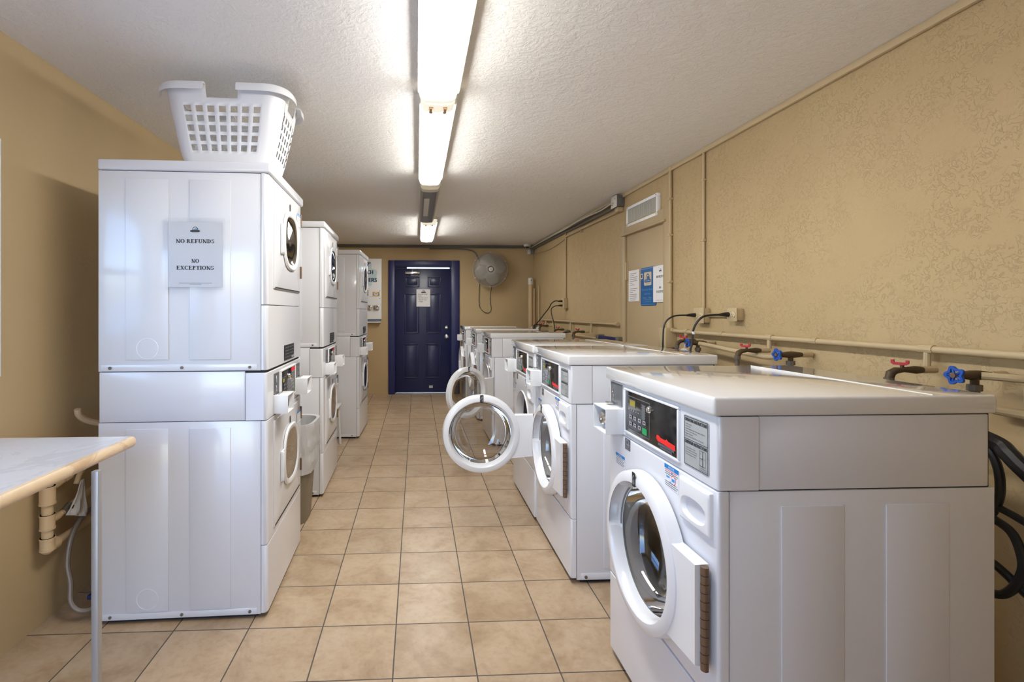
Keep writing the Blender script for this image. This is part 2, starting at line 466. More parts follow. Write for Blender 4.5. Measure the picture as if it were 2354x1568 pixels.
def rrect(x0, x1, y0, y1, r, n=4):
    P = []
    for cx, cy, a in ((x1-r, y1-r, 0), (x0+r, y1-r, 90), (x0+r, y0+r, 180), (x1-r, y0+r, 270)):
        for i in range(n+1):
            t = math.radians(a+90*i/n); P.append((cx+r*math.cos(t), cy+r*math.sin(t)))
    return P
def washer_logo(b, fr, cx, cy, s, dark='ink'):
    """dome over a rounded bar, as printed on the notices"""
    ell2(b, fr, cx, cy, .62*s, .78*s, dark, .0003, 20, 0, 180)
    ell2(b, fr, cx, cy, .50*s, .64*s, 'paper', .0006, 20, 0, 180)
    rect2(b, fr, cx-.42*s, cx+.42*s, cy, cy+.22*s, 'logotan', .0009)
    rect2(b, fr, cx-.10*s, cx+.40*s, cy+.1*s, cy+.38*s, 'skyblue', .0012)
    poly2(b, fr, rrect(cx-s, cx+s, cy-.36*s, cy+.02*s, .15*s), dark, .0015)

# ------------------------------------------------------------------ room
XL, XR, YB, YF, H = -1.605, 1.91, 7.93, -.38, 2.42
def struct(o): o['kind'] = 'structure'; return o
struct(B().box(XL-.2, XR+.2, YF-.2, YB+.2, -.1, 0, 'tile').done('floor'))
struct(B().box(XL-.2, XR+.2, YF-.2, YB+.2, H, H+.1, 'ceiling').done('ceiling'))
struct(B().box(XR, XR+.2, YF-.2, YB+.2, 0, H, 'wall').done('wall_right'))
WY0, WY1, WZ0, WZ1 = .78, 1.952, 1.085, 2.00
b = B(); b.box(XL-.2, XL, YF-.2, WY0, 0, H, 'wall_smooth'); b.box(XL-.2, XL, WY1, YB+.2, 0, H, 'wall_smooth')
b.box(XL-.2, XL, WY0, WY1, 0, WZ0, 'wall_smooth'); b.box(XL-.2, XL, WY0, WY1, WZ1, H, 'wall_smooth'); struct(b.done('wall_left'))
DX0, DX1, DZ = -.372, .572, 2.078                                   # rear door opening
b = B(); b.box(XL, DX0, YB, YB+.1, 0, H, 'wall_smooth'); b.box(DX1, XR, YB, YB+.1, 0, H, 'wall_smooth'); b.box(DX0, DX1, YB, YB+.1, DZ, H, 'wall_smooth')
struct(b.done('wall_back'))
EX0, EX1, EZ = -1.50, -.50, 2.1                                       # unseen entrance behind the camera, added and placed for its daylight
b = B(); b.box(XL, EX0, YF-.2, YF, 0, H, 'wall_smooth'); b.box(EX1, XR, YF-.2, YF, 0, H, 'wall_smooth'); b.box(EX0, EX1, YF-.2, YF, EZ, H, 'wall_smooth')
struct(b.done('wall_front'))
# window in the left wall: only its white edge is in view, the rest is mirrored in the first dryer
wn = B()
wn.box(XL-.12, XL+.012, WY1-.045, WY1, WZ0, WZ1, 'plastic', .004); wn.box(XL-.12, XL+.012, WY0, WY0+.045, WZ0, WZ1, 'plastic', .004)
wn.box(XL-.12, XL+.012, WY0+.045, WY1-.045, WZ1-.045, WZ1, 'plastic', .004); wn.box(XL-.12, XL+.012, WY0+.045, WY1-.045, WZ0, WZ0+.045, 'plastic', .004)
wn.box(XL-.10, XL-.05, WY0+.045, WY1-.045, 1.52, 1.56, 'plastic', .004)
win = struct(wn.done('window_1'))
tag(win, 'white framed sliding window at the left edge of the left wall')
B().box(XL-.08, XL-.075, WY0+.045, WY1-.045, WZ0+.045, WZ1-.045, 'pane').done('window_pane', win)
# trim strip under the ceiling along the right wall
b = B(); b.box(XR-.022, XR, YF, YB, H-.034, H, 'tan', .006); struct(b.done('trim_1'))

# ------------------------------------------------------------------ rear door
dr = struct(B().box(DX0+.02, DX1-.02, YB+.03, YB+.07, .02, 2.036, 'bluedoor', .003).done('door_1'))
tag(dr, 'navy blue six-panel door in the back wall')
y = YB+.03
for (x0, x1, z0, z1) in ((-.185, .045, 1.735, 1.905), (.175, .395, 1.735, 1.905), (-.205, .038, .975, 1.635), (.155, .390, .975, 1.635), (-.22, .025, .255, .815), (.14, .388, .255, .815)):
    b = B()
    for (a0, a1, c0, c1) in ((x0, x1, z1-.018, z1), (x0, x1, z0, z0+.018), (x0, x0+.018, z0+.018, z1-.018), (x1-.018, x1, z0+.018, z1-.018)):
        b.box(a0, a1, y-.012, y, c0, c1, 'bluedoor', .005)
    b.box(x0+.035, x1-.035, y-.010, y, z0+.035, z1-.035, 'bluedoor', .008)
    b.done('door_panel', dr)
b = B(); b.lathe([(0, .033), (.006, .033), (.012, .016), (.03, .013), (.036, .022), (.05, .029), (.062, .024), (.066, 0)], (.487, y, .928), (0, -1, 0), 'chrome', 20); tag(b.done('door_knob', dr), 'chrome round knob')
b = B(); b.lathe([(0, .031), (.01, .031), (.016, .022), (.022, .02), (.024, 0)], (.487, y, 1.077), (0, -1, 0), 'chrome', 20); tag(b.done('deadbolt', dr), 'chrome deadbolt cylinder')
b = B(); b.box(-.19, .05, y-.05, y, 1.945, 1.985, 'chrome', .006); b.cyl((-.07, y-.055, 1.965), (-.07, y-.02, 1.965), .016, 'chrome')
b.box(-.08, -.06, y-.04, y-.03, 1.985, 2.03, 'boxgrey'); b.box(-.10, .02, y-.02, y, 1.92, 1.935, 'boxgrey'); tag(b.done('door_closer', dr), 'silver door closer arm')
b = B(); b.box(.20, .26, y-.004, y, .09, .13, 'silverlabel'); b.done('scuff_plate', dr)
cs = B()
def casing(x0, x1, z0, z1):
    cs.box(x0, x1, YB-.035, YB, z0, z1, 'bluetrim', .006)
casing(-.458, DX0+.012, 0, 2.165); casing(DX1-.012, .692, 0, 2.165); casing(DX0+.012, DX1-.012, DZ-.01, 2.165)
cs.box(DX0, DX0+.018, YB, YB+.1, 0, DZ, 'bluetrim'); cs.box(DX1-.018, DX1, YB, YB+.1, 0, DZ, 'bluetrim'); cs.box(DX0+.018, DX1-.018, YB, YB+.1, DZ-.018, DZ, 'bluetrim')
cs.box(DX0, DX0+.036, YB+.072, YB+.1, 0, DZ, 'bluetrim'); cs.box(DX1-.036, DX1, YB+.072, YB+.1, 0, DZ, 'bluetrim'); cs.box(DX0+.036, -.16, YB+.072, YB+.1, 2.02, DZ, 'bluetrim')
struct(cs.done('trim_2'))
b = B(); b.box(DX0+.018, DX1-.018, YB-.01, YB+.09, 0, .016, 'alu', .004); struct(b.done('trim_3'))
fr = (V3((-.006, YB+.015, 1.416)), V3((1, 0, 0)), V3((0, 0, 1)))
def paper_sheet(name, fr, w, h, label, cat='sign', group=None, k='paper', t=.002):
    b = B(); b.prism([(0, 0), (w, 0), (w, h), (0, h)], fr, -t, k)
    return tag(b.done(name, smooth=0), label, cat, group)
# papers are prisms whose front faces the viewer (U x V points to the viewer), so text goes on the frame plane + small offset
def front(fr, d=.0008):
    o, U, V = fr; return (o+U.cross(V)*d, U, V)
p = paper_sheet('door_notice', fr, .223, .283, 'white paper notice taped to the navy blue door')
b = B(); f2 = front(fr); washer_logo(b, f2, .115, .238, .04)
for i, s in enumerate(['PLEASE KEEP', 'DOOR', 'LOCKED, AC IS', 'ON AT ALL', 'TIMES']):
    put_text(b, s, f2, .026 if i < 3 else .036, .193-i*.030, .017, 'ink', min(.155, .0145*len(s)))
b.done('lettering', p, smooth=0)
for (cx, cz, a) in ((-.02, .30, 50), (.25, .27, -40), (.245, .02, 40), (.02, -.03, -40), (.15, -.04, 10)):
    u = V3((math.cos(math.radians(a)), 0, math.sin(math.radians(a)))); v = V3((-math.sin(math.radians(a)), 0, math.cos(math.radians(a))))
    b = B(); rect2(b, (fr[0]+V3((cx, -.0025, cz)), u, v), -.035, .035, -.01, .01, 'sleeve'); b.done('tape', p, smooth=0, norm=False)

# ------------------------------------------------------------------ tan side door, right wall
d2 = B(); fx = XR
d2.box(fx-.012, fx, 3.66, 4.33, 0, 2.02, 'tan_door', .003); d2 = struct(d2.done('door_2'))
tag(d2, 'tan painted service door in the right wall')
b = B(); b.box(fx-.012-.006, fx-.012, 4.30, 4.318, 1.62, 1.78, 'tan', .002); b.cyl((fx-.024, 4.322, 1.62), (fx-.024, 4.322, 1.78), .008, 'tan', n=10); b.done('hinge', d2)
b = B()
b.box(fx-.03, fx, 4.34, 4.435, 0, 2.125, 'tan_door', .005); b.box(fx-.03, fx, 3.56, 3.65, 0, 2.125, 'tan_door', .005); b.box(fx-.03, fx, 3.65, 4.34, 2.035, 2.125, 'tan_door', .005)
b.box(fx-.05, fx, 3.60, 4.38, 2.018, 2.034, 'tan_door', .004)
struct(b.done('trim_4'))

# ------------------------------------------------------------------ washers
W, D, HT = .695, .74, 1.12
def fL(x, y, z): return (V3((x, y, z)), V3((0, -1, 0)), V3((0, 0, 1)))      # reading frame on a machine front (left of the reader is +y)
def number_tag_mesh(digit, parent, y, z, x, w=.022, h=.046):
    b = B(); fr = fL(x, y+w/2, z-h/2)
    b.prism(rrect(0, w, 0, h, .003), fr, .0015, 'ink'); f2 = front(fr, .0022)
    if digit: put_text(b, digit, f2, w/2, h*.16, h*.68, 'marker', w*.62, 'C', .0012)
    return b
def keypad(root, cy0, cy1, z0, z1):
    """black control window between cy0<cy1 (local y) with key pad at the reader's left"""
    b = B(); b.box(-.004, .004, cy0, cy1, z0, z1, 'black', .002)
    win = b.done('control_panel', root)
    return win
def make_washer():
    root = thing('washing_machine', 'x', 'washing machine', (0, 0, 0), 0, 'front-load washers along the right wall')
    # sheet-metal cabinet: open front, embossed sides, screwed base strip
    b = B(); b.box(.0305, D, .003, W-.003, .018, .8795, 'enamel', .003, 2, skip=('-x',))
    for s, yy in ((-1, .003), (1, W-.003)):
        for x0, x1 in ((.165, .330), (.442, .612)):
            b.box(x0, x1, yy, yy+s*.0045, .075, .842, 'enamel', .0026, 2)
        b.box(.05, D-.03, yy, yy+s*.003, .020, .052, 'enamel', .0028, 2)
    b.box(.055, D-.02, .02, W-.02, .0, .018, 'dark')  # dark block stands in for the shadow gap under the cabinet
    b.done('cabinet', root)
    for xx in (.075, .37, .66):
        b = B(); b.cyl((xx, 0, .035), (xx, -.006, .035), .0075, 'irongrey', n=10); b.done('screw', root)
    # added near-black core, its colour stands in for shade inside the seams
    b = B(); b.box(.012, D-.012, .008, W-.008, .874, 1.08, 'dark')
    b.done('shade_core', root)
    # front panel with porthole, lower access panel
    b = B(); b.plate_hole(0, .0275, 0, W, .3205, .8805, .009, (.36, .566), (.212, .212), [(1, 0), (.985, -.006), (.96, -.006), (.95, .0), (.95, .055)], 'enamel')
    b.done('front_panel', root)
    b = B(); b.vbox(0, .0275, 0, W, .030, .318, .012, 'enamel'); b.done('lower_panel', root)
    b = B(); b.lathe([(.02, .214), (.05, .206), (.055, .196), (.075, .194), (.09, .205), (.09, .235)], (0, .36, .566), (1, 0, 0), 'gasket', 40); b.done('door_gasket', root)
    b = B(); b.lathe([(.07, .23), (.40, .235), (.42, .20), (.42, .001)], (0, .36, .566), (1, 0, 0), 'steel', 40)
    for k in range(3):
        a = 2*PI*k/3+.5; c = V3((.24, .36+.215*math.cos(a), .566+.215*math.sin(a)))
        b.tube([c+V3((-.15, 0, 0)), c+V3((.15, 0, 0))], .024, 'steel', 8)
    b.done('drum', root)
    # console
    b = B(); b.vbox(0, .1055, 0, W, .883, 1.0695, .012, 'enamel')
    fr = [(.165, .548, .896, 1.062), (.024, .168, .894, 1.060)]
    y0, y1, z0, z1 = .176, .546, .899, 1.061
    for (a0, a1, c0, c1) in ((y0, y1, z1-.009, z1), (y0, y1, z0, z0+.009), (y0, y0+.010, z0+.009, z1-.009), (y1-.010, y1, z0+.009, z1-.009)):
        b.box(-.007, .003, a0, a1, c0, c1, 'plastic', .003, 2)
    b.done('console', root)
    b = B(); b.box(.108, D-.018, .003, W-.003, .8825, 1.0695, 'enamel', .003, 2); b.done('console_side', root)
    cp = keypad(root, .187, .535, .909, 1.051)
    b = B(); f = fL(-.0046, .531, .909)                       # reader frame: x right from panel's left edge, y up
    for (a0, a1, c0, c1) in ((.006, .176, .126, .129), (.006, .176, .010, .013), (.006, .008, .010, .129), (.174, .178, .010, .129)):
        rect2(b, f, a0, a1, c0, c1, 'blacktrim')
    rect2(b, f, .030, .076, .092, .118, 'blacktrim', .0002)
    for i in range(4):
        for j in range(2):
            rect2(b, f, .028+i*.034, .048+i*.034, .050-j*.024-i*.0, .063-j*.024, 'print' if not (i == 3 and j == 1) else 'blacktrim', .0002)
            rect2(b, f, .033+i*.034, .043+i*.034, .054-j*.024, .059-j*.024, 'black', .0003)
    for i in range(5): rect2(b, f, .022+i*.018, .030+i*.018, .079, .082, 'print', .0002)
    for i in range(6): rect2(b, f, .118, .150, .112-i*.008, .115-i*.008, 'blacktrim', .0002)
    rect2(b, f, .124, .146, .066, .112, 'blacktrim', .0001)
    b.done('key_print', cp, smooth=0)
    b = B(); rect2(b, f, .034, .072, .096, .114, 'yellow', .0004); tag(b.done('display', cp, smooth=0), 'yellow lit display window')
    b = B(); poly2(b, f, rrect(.126, .160, .018, .040, .005), 'green', .0004); tag(b.done('start_key', cp, smooth=0), 'green start key')
    b = B(); b.lathe([(0, .012), (.004, .012), (.009, .009), (.011, 0)], (-.004, .352, 1.017), (-1, 0, 0), 'chrome', 14); tag(b.done('lock', cp), 'small chrome lock')
    b = B(); poly2(b, f, [(.222, .030), (.226, .040), (.240, .041), (.250, .036), (.280, .036), (.286, .041), (.297, .036), (.335, .034), (.337, .018), (.30, .019), (.26, .021), (.232, .022)], 'red', .0005)
    tag(b.done('red_stripe', cp, smooth=0), 'red printed stripe')
    b = B(); rect2(b, f, .236, .330, .011, .019, 'inkgrey', .0006); rect2(b, f, .246, .318, .004, .010, 'inkgrey', .0006); b.done('grey_print', cp, smooth=0)
    # silver instruction plate
    b = B(); f = fL(-.0006, .155, .906); b.prism(rrect(0, .118, 0, .140, .006), f, .0012, 'silverlabel')
    ip = b.done('instruction_plate', root, smooth=0)
    b = B(); f = front(f, .0020)
    for (a0, a1, c0, c1) in ((.003, .115, .136, .1375), (.003, .115, .0025, .004), (.003, .0045, .003, .137), (.1135, .115, .003, .137), (.003, .115, .074, .0753)):
        rect2(b, f, a0, a1, c0, c1, 'ink')
    put_text(b, 'OPERATING INSTRUCTIONS', f, .007, .124, .009, 'ink', .104, 'L', .0005)
    for i, s in enumerate(['1. Load Laundry', '2. Close Door', '3. Add Supplies (See Instructions Below)', '4. Select Cycle Selection', '5. Insert Payment', '6. Press Start (Close Door to Cancel)']):
        put_text(b, s, f, .006, .115-i*.0068, .0036, 'ink', .0024*len(s))
    put_text(b, 'DISPENSER INSTRUCTIONS', f, .007, .0625, .009, 'ink', .104, 'L', .0005)
    for i, s in enumerate(['1. Open Dispenser Door', '2. Add Supplies to Proper', 'Compartment as Indicated', '3. Close Dispenser Door']):
        put_text(b, s, f, .009, .050-i*.0064, .0034, 'ink', .0023*len(s))
    for (a0, a1, c0, c1) in ((.078, .106, .0635, .0645), (.078, .106, .024, .025), (.078, .079, .024, .0645), (.105, .106, .024, .0645), (.091, .093, .024, .0645), (.078, .092, .043, .0445)):
        rect2(b, f, a0, a1, c0-.006, c1-.006, 'ink')
    for s, xx, zz in (('1', .083, .049), ('2', .083, .030), ('3', .097, .036)): put_text(b, s, f, xx, zz, .005, 'ink')
    for i, s in enumerate(['1 Detergent', '2 Liquid Bleach', '3 Fabric Softener']): put_text(b, s, f, .076, .0165-i*.0052, .0032, 'ink', .0021*len(s))
    b.done('lettering', ip, smooth=0)
    # coin slide plate and coin box
    b = B(); b.box(-.004, .004, .571, .671, .982, 1.064, 'greymetal', .002); cpl = b.done('coin_plate', root)
    b = B(); b.box(-.008, -.003, .640, .650, 1.03, 1.058, 'chrome', .001); b.box(-.008, -.003, .638, .648, .994, 1.022, 'chrome', .001); b.cyl((-.004, .645, 1.026), (-.010, .645, 1.026), .005, 'chrome', n=10)
    b.box(-.03, -.002, .640, .660, .982, .990, 'chrome', .002); b.done('coin_slot', cpl)
    b = B(); y0, y1, z0, z1, xo = .563, .690, .884, .978, -.066
    b.box(xo, 0, y0, y0+.005, z0, z1, 'plastic', .002); b.box(xo, 0, y1-.005, y1, z0, z1, 'plastic', .002)
    b.box(xo, 0, y0+.005, y1-.005, z1-.005, z1, 'plastic', .0015); b.box(xo, 0, y0+.005, y1-.005, z0, z0+.005, 'plastic', .0015)
    b.box(-.018, 0, y0+.005, y1-.005, z0+.005, z1-.005, 'plastic'); cb = b.done('coin_box', root)
    b = B(); b.lathe([(0, .026), (.032, .026), (.037, .022), (.037, .008), (.034, .006), (.034, 0)], (-.018, .640, .931), (-1, 0, 0), 'chrome', 24); tag(b.done('coin_box_lock', cb), 'round chrome lock')
    # stickers
    def notice(name, y1, z1, w, h, hd, big):
        b = B(); f = fL(-.0004, y1, z1-h); b.prism([(0, 0), (w, 0), (w, h), (0, h)], f, .0006, 'paper'); f2 = front(f, .0010)
        rect2(b, f2, 0, w, h-hd, h, 'notice'); f3 = front(f, .0013)
        put_text(b, 'NOTICE', f3, w/2, h-hd*.82, hd*.6, 'marker', w*.42, 'C')
        n = 5 if not big else 9
        for i in range(n):
            zz = h-hd-(i+.8)*(h-hd)/(n+.6)
            if big and i in (3, 4, 5): continue
            rect2(b, f2, w*.04, w*(.96 if i % 2 else .88), zz, zz+.0020, 'red' if big and i == 0 else 'inkgrey')
        if big:
            rect2(b, f2, w*.14, w*.38, h*.43, h*.50, 'skyblue'); rect2(b, f2, w*.12, w*.40, h*.50, h*.51, 'inkgrey')
            ell2(b, f2, w*.64, h*.44, w*.17, w*.17, 'red'); ell2(b, f3, w*.64, h*.44, w*.145, w*.145, 'paper'); rect2(b, (f3[0]+V3((-.0003, 0, 0)), f3[1], f3[2]), w*.54, w*.74, h*.37, h*.50, 'skyblue')
            ell2(b, f2, w*.54, h*.70, w*.04, w*.04, 'skyblue'); ell2(b, f2, w*.42, h*.27, w*.04, w*.04, 'skyblue')
        b.done(name, root, smooth=0)
    notice('notice_sticker', .264, .874, .080, .068, .013, True)
    notice('notice_sticker', .629, .804, .080, .044, .011, False)
    b = B(); f = fL(-.0004, .547, .838); b.prism([(0, 0), (.042, 0), (.042, .040), (0, .040)], f, .0006, 'inkgrey'); f2 = front(f, .001)
    ell2(b, f2, .019, .027, .012, .011, 'print'); ell2(b, f2, .019, .027, .008, .0075, 'inkgrey', .0002); rect2(b, f2, .004, .038, .010, .0115, 'print'); rect2(b, f2, .004, .038, .004, .0055, 'print'); poly2(b, f2, [(.024, .016), (.036, .014), (.034, .024), (.030, .020)], 'print')
    tag(b.done('manual_sticker', root, smooth=0), 'small dark square sticker')
    # detergent dispenser with scooped grip
    b = B(); b.plate_hole(-.012, .0, .020, .166, .752, .868, .008, (.094, .798), (.060, .030), [(1, -.012), (.93, -.008), (.84, .008), (.5, .016), (.02, .018)], 'plastic', expn=2.6, n=40)
    b.done('dispenser_drawer', root)
    # lid: rim, ridge and rear strip
    b = B(); b.box(-.014, D, -.004, W+.004, 1.0715, HT, 'lid', .008, 3); b.box(.571, .580, .004, W-.004, HT-.002, HT+.0016, 'lid', .0012, 2)
    b.done('lid', root)
    # door, hinged on the reader's right
    hy = .022
    b = B()
    def prof(t):
        a = math.degrees(t) % 360                        # 0 = up, 90 = toward -y
        grip = 268 < a < 322
        return ([(-.002, .192), (-.008, .194), (-.012, .195), (-.040, .203), (-.047, .208), (-.047, .228), (-.040, .240), (-.020, .245), (-.002, .245)] if not grip else
                [(-.002, .192), (-.004, .198), (-.006, .217), (-.040, .217), (-.047, .208), (-.047, .228), (-.040, .240), (-.020, .245), (-.002, .245)])
    b.lathe(prof, (-.004, .36-hy, .566), (1, 0, 0), 'ring', 120, closed=True)
    plate = [(.004, .428), (.05, .418), (.115, .412), (.115, .684), (.004, .684)]
    o = V3((-.006, 0, 0))
    a_ = [b.v(o+V3((0, yy, zz))) for yy, zz in [(.006, .420), (.16, .408), (.13, .47), (.118, .566), (.126, .66), (.16, .686), (.006, .686)]]
    c_ = [b.v(o+V3((-.034, yy, zz))) for yy, zz in [(.010, .424), (.16, .412), (.13, .47), (.118, .566), (.126, .66), (.16, .682), (.010, .682)]]
    b.face(c_, 'ring'); b.face(a_[::-1], 'ring'); b.bridge(a_, c_, 'ring')
    door = b.done('door', root, (-.002, hy, 0))
    b = B(); b.lathe([(-.004, .200), (.02, .196), (.06, .182), (.095, .152), (.112, .10), (.118, .05), (.119, .001)], (-.004, .36-hy, .566), (1, 0, 0), 'glass', 48); b.done('door_glass', door)
    b = B(); b.lathe([(.004, .204), (-.004, .204), (-.007, .200), (-.004, .195), (.004, .195)], (-.004, .36-hy, .566), (1, 0, 0), 'seal', 48, closed=True); b.done('glass_seal', door)
    b = B()
    for i in range(12):
        z = .418+i*.0222; b.cyl((-.020, 0, z), (-.020, 0, z+.0205), .0105 if i % 2 else .0100, 'brown', n=12)
    tag(b.done('hinge', door), 'bronze piano hinge')
    number_tag_mesh('6', door, .36-hy, .790, -.0515).done('number_tag', door, smooth=0)
    return root
proto = make_washer()
washers = []
spec = [(.757, 1.193, '6', 0, 'white front-load washer nearest the camera, closed door tagged 6'),
        (.752, 2.355, '5', 0, 'white front-load washer with closed door, directly behind the nearest washer'),
        (.745, 3.062, '4', 90, 'white front-load washer whose door, tagged 4, stands straight out into the aisle'),
        (.742, 4.80, '3', 125, 'white front-load washer whose open door leans behind the door tagged 4'),
        (.735, 5.93, '2', 0, 'white front-load washer with closed door, second from the blue door'),
        (.705, 7.03, '1', 0, 'white front-load washer with closed door, closest to the blue door')]
for i, (x, y, n, ang, lab) in enumerate(spec):
    r = proto if i == 0 else dup(proto)
    r.location = (x, y, 0); r['label'] = lab; washers.append(r)
    if i:
        d = child(r, 'door'); d.rotation_euler = (0, 0, math.radians(ang))
        tg = child(d, 'number_tag'); tmp = number_tag_mesh(n, None, .36-.022, .790, -.0515).done('number_tag_tmp', smooth=0)
        tg.data = tmp.data; bpy.data.objects.remove(tmp)

# ------------------------------------------------------------------ stacked dryers
WD, DD = .700, .705
def make_dryer():
    root = thing('stacked_dryer', 'x', 'dryer', (0, 0, 0), 0, 'stacked dryers along the left wall')
    def side_shell(z0, z1, e0, e1, nm, knock):
        b = B(); b.box(.029, DD, .003, WD-.003, z0, z1, 'enamel', .003, 2)
        for s, yy in ((-1, .003), (1, WD-.003)):
            for x0, x1 in ((.156, .328), (.416, .592)):
                b.box(x0, x1, yy, yy+s*.0045, e0, e1, 'enamel', .0026, 2)
            b.box(.045, DD-.012, yy, yy+s*.003, z0+.002, z0+.029, 'enamel', .0028, 2)
            b.lathe([(0, .046), (.0045, .046), (.0050, .044), (.0042, .042), (.004, .001)], (.502, yy, knock), (0, s, 0), 'enamel', 32)
        b.done(nm, root)
        for xx in (.075, .36, .655):
            for s, yy in ((1, WD-.001), (-1, .001)):
                b = B(); b.cyl((xx, yy-.003*s, z0+.016), (xx, yy+s*.005, z0+.016), .0065, 'irongrey', n=10); b.done('screw', root)
    b = B(); b.box(.045, DD-.03, .02, WD-.02, 0, .02, 'dark'); b.box(.012, DD-.012, .01, WD-.01, .02, 1.95, 'dark'); b.done('shade_core', root)  # near-black base and core stand in for shade below and in the seams
    side_shell(.016, .859, .050, .832, 'lower_cabinet', .103)
    side_shell(1.078, 1.938, 1.128, 1.905, 'upper_cabinet', 1.176)
    b = B(); b.box(.0965, DD-.004, .003, WD-.003, .8615, 1.0755, 'enamel', .003, 2); b.done('console_side', root)
    b = B(); b.vbox(.002, .0935, 0, WD, .8615, 1.068, .016, 'enamel')
    y0, y1, z0, z1 = .156, .475, .893, 1.052
    for (a0, a1, c0, c1) in ((y0, y1, z1-.009, z1), (y0, y1, z0, z0+.009), (y0, y0+.009, z0+.009, z1-.009), (y1-.009, y1, z0+.009, z1-.009)):
        b.box(-.005, .004, a0, a1, c0, c1, 'plastic', .003, 2)
    b.box(.02, .06, .03, WD-.03, 1.066, 1.080, 'enamel', .004)
    b.done('console', root)
    b = B(); b.box(-.012, DD, -.004, WD+.004, 1.9405, 1.986, 'enamel', .008, 3); b.done('lid', root)
    b = B(); b.vbox(0, .0265, 0, WD, .022, .3145, .02, 'enamel'); b.done('lower_panel', root)
    b = B(); b.vbox(0, .0265, 0, WD, 1.080, 1.3625, .02, 'enamel'); b.done('upper_panel', root)
    b = B(); b.vbox(0, .0265, 0, WD, .3175, .8585, .02, 'enamel'); b.done('lower_front', root)
    b = B(); b.vbox(0, .0265, 0, WD, 1.3655, 1.9385, .02, 'enamel'); b.done('upper_front', root)
    for nm, z0, z1, wz in (('lower_door', .354, .838, .607), ('upper_door', 1.442, 1.928, 1.697)):
        wy = .295
        b = B(); b.plate_hole(-.006, .0, .060, .604, z0, z1, .004, (wy, wz), (.134, .122), [(1, -.006), (1, .0)], 'enamel', expn=2.7)
        # raised window frame
        def loop(ry, rz, x, n=56, e=2.7):
            L = []
            for i in range(n):
                a = 2*PI*i/n; c, d = math.cos(a), math.sin(a); q = (abs(c/ry)**e+abs(d/rz)**e)**(-1/e)
                L.append(b.v((x, wy+c*q, wz+d*q)))
            return L
        Ls = [loop(.160, .150, -.008), loop(.160, .150, -.012), loop(.154, .144, -.018), loop(.140, .128, -.018), loop(.134, .122, -.014), loop(.132, .120, -.002)]
        for i in range(len(Ls)-1): b.bridge(Ls[i], Ls[i+1], 'ring')
        dd = b.done(nm, root)
        b = B(); L1 = []
        for sc, x in ((1, -.012), (.9, -.008), (.6, -.006), (.02, -.005)): L1.append(loop(.133*sc, .121*sc, x))
        for i in range(3): b.bridge(L1[i], L1[i+1], 'darkglass')
        b.done('door_glass', dd, norm=False)
        b = B(); L1 = [loop(.121, .111, -.001), loop(.121, .111, .0), ]; b.box(-.0012, -.0006, wy-.130, wy+.130, wz-.118, wz+.118, 'dark')
        b.done('window_backing', dd)
        b = B(); b.box(-.016, -.006, wy+.148, wy+.208, wz-.085, wz+.062, 'ring', .005, 3); b.box(-.024, -.014, wy+.190, wy+.206, wz-.080, wz+.058, 'ring', .003, 2); b.done('door_handle', dd)
        b = B(); f = fL(-.0085, .314, z1-.075); b.prism([(0, 0), (.014, 0), (.014, .034), (0, .034)], f, .001, 'ink'); tag(b.done('number_tag', dd, smooth=0), 'narrow black number tag')
        b = B(); f = fL(-.0085, .142, z1-.118); b.prism([(0, 0), (.082, 0), (.082, .066), (0, .066)], f, .0006, 'paper'); f2 = front(f, .001)
        rect2(b, f2, 0, .082, .053, .066, 'notice'); put_text(b, 'NOTICE', front(f, .0013), .041, .0555, .008, 'marker', .04, 'C')
        for i in range(5): rect2(b, f2, .005, .076-.006*(i % 2), .044-i*.0085, .0462-i*.0085, 'inkgrey')
        b.done('notice_sticker', dd, smooth=0)
        b = B(); b.box(-.0072, -.002, .072, .592, z0+.001, z0+.007, 'dark'); b.done('finger_slot', dd)
        for hz in (z0+.08, z1-.11):
            b = B(); b.cyl((-.006, .045, hz), (-.006, .045, hz+.068), .008, 'brown', n=10); b.box(-.004, .0, .030, .062, hz, hz+.068, 'brown', .001); b.done('hinge', dd)
    # black rating plate, coin gear, dual key pad
    b = B(); f = fL(-.001, .405, 1.092); b.prism([(0, 0), (.21, 0), (.21, .075), (0, .075)], f, .0016, 'ink'); vp = b.done('rating_plate', root, smooth=0)
    b = B(); f2 = front(f, .0022)
    for i in range(4):
        rect2(b, f2, .015, .095, .060-i*.016, .064-i*.016, 'blacktrim'); rect2(b, f2, .11, .195, .060-i*.016, .064-i*.016, 'blacktrim')
    poly2(b, f2, rrect(.15, .20, .004, .016, .003), 'print'); b.done('lettering', vp, smooth=0)
    cp = B(); cp.box(-.002, .004, .164, .467, .902, 1.043, 'black', .002); cp = cp.done('control_panel', root)
    b = B(); f = fL(-.0026, .467, .902)
    for ox in (.010, .150):
        for (a0, a1, c0, c1) in ((0, .128, .108, .110), (0, .128, .012, .014), (0, .002, .012, .11), (.126, .128, .012, .11)): rect2(b, f, ox+a0, ox+a1, c0, c1, 'blacktrim')
        for i in range(3):
            for j in range(3): rect2(b, f, ox+.04+i*.028, ox+.054+i*.028, .064-j*.018, .075-j*.018, 'print' if ox > .1 else 'blacktrim', .0002)
    b.done('key_print', cp, smooth=0)
    for ox in (.030, .170):
        b = B(); rect2(b, f, ox, ox+.034, .086, .102, 'yellow', .0003); tag(b.done('display', cp, smooth=0), 'yellow lit display window')
    b = B(); rect2(b, f, .256, .272, .022, .036, 'green', .0004); tag(b.done('start_key', cp, smooth=0), 'green start key')
    b = B(); rect2(b, f, .205, .296, .120, .138, 'red', .0004); tag(b.done('red_stripe', cp, smooth=0), 'red printed stripe')
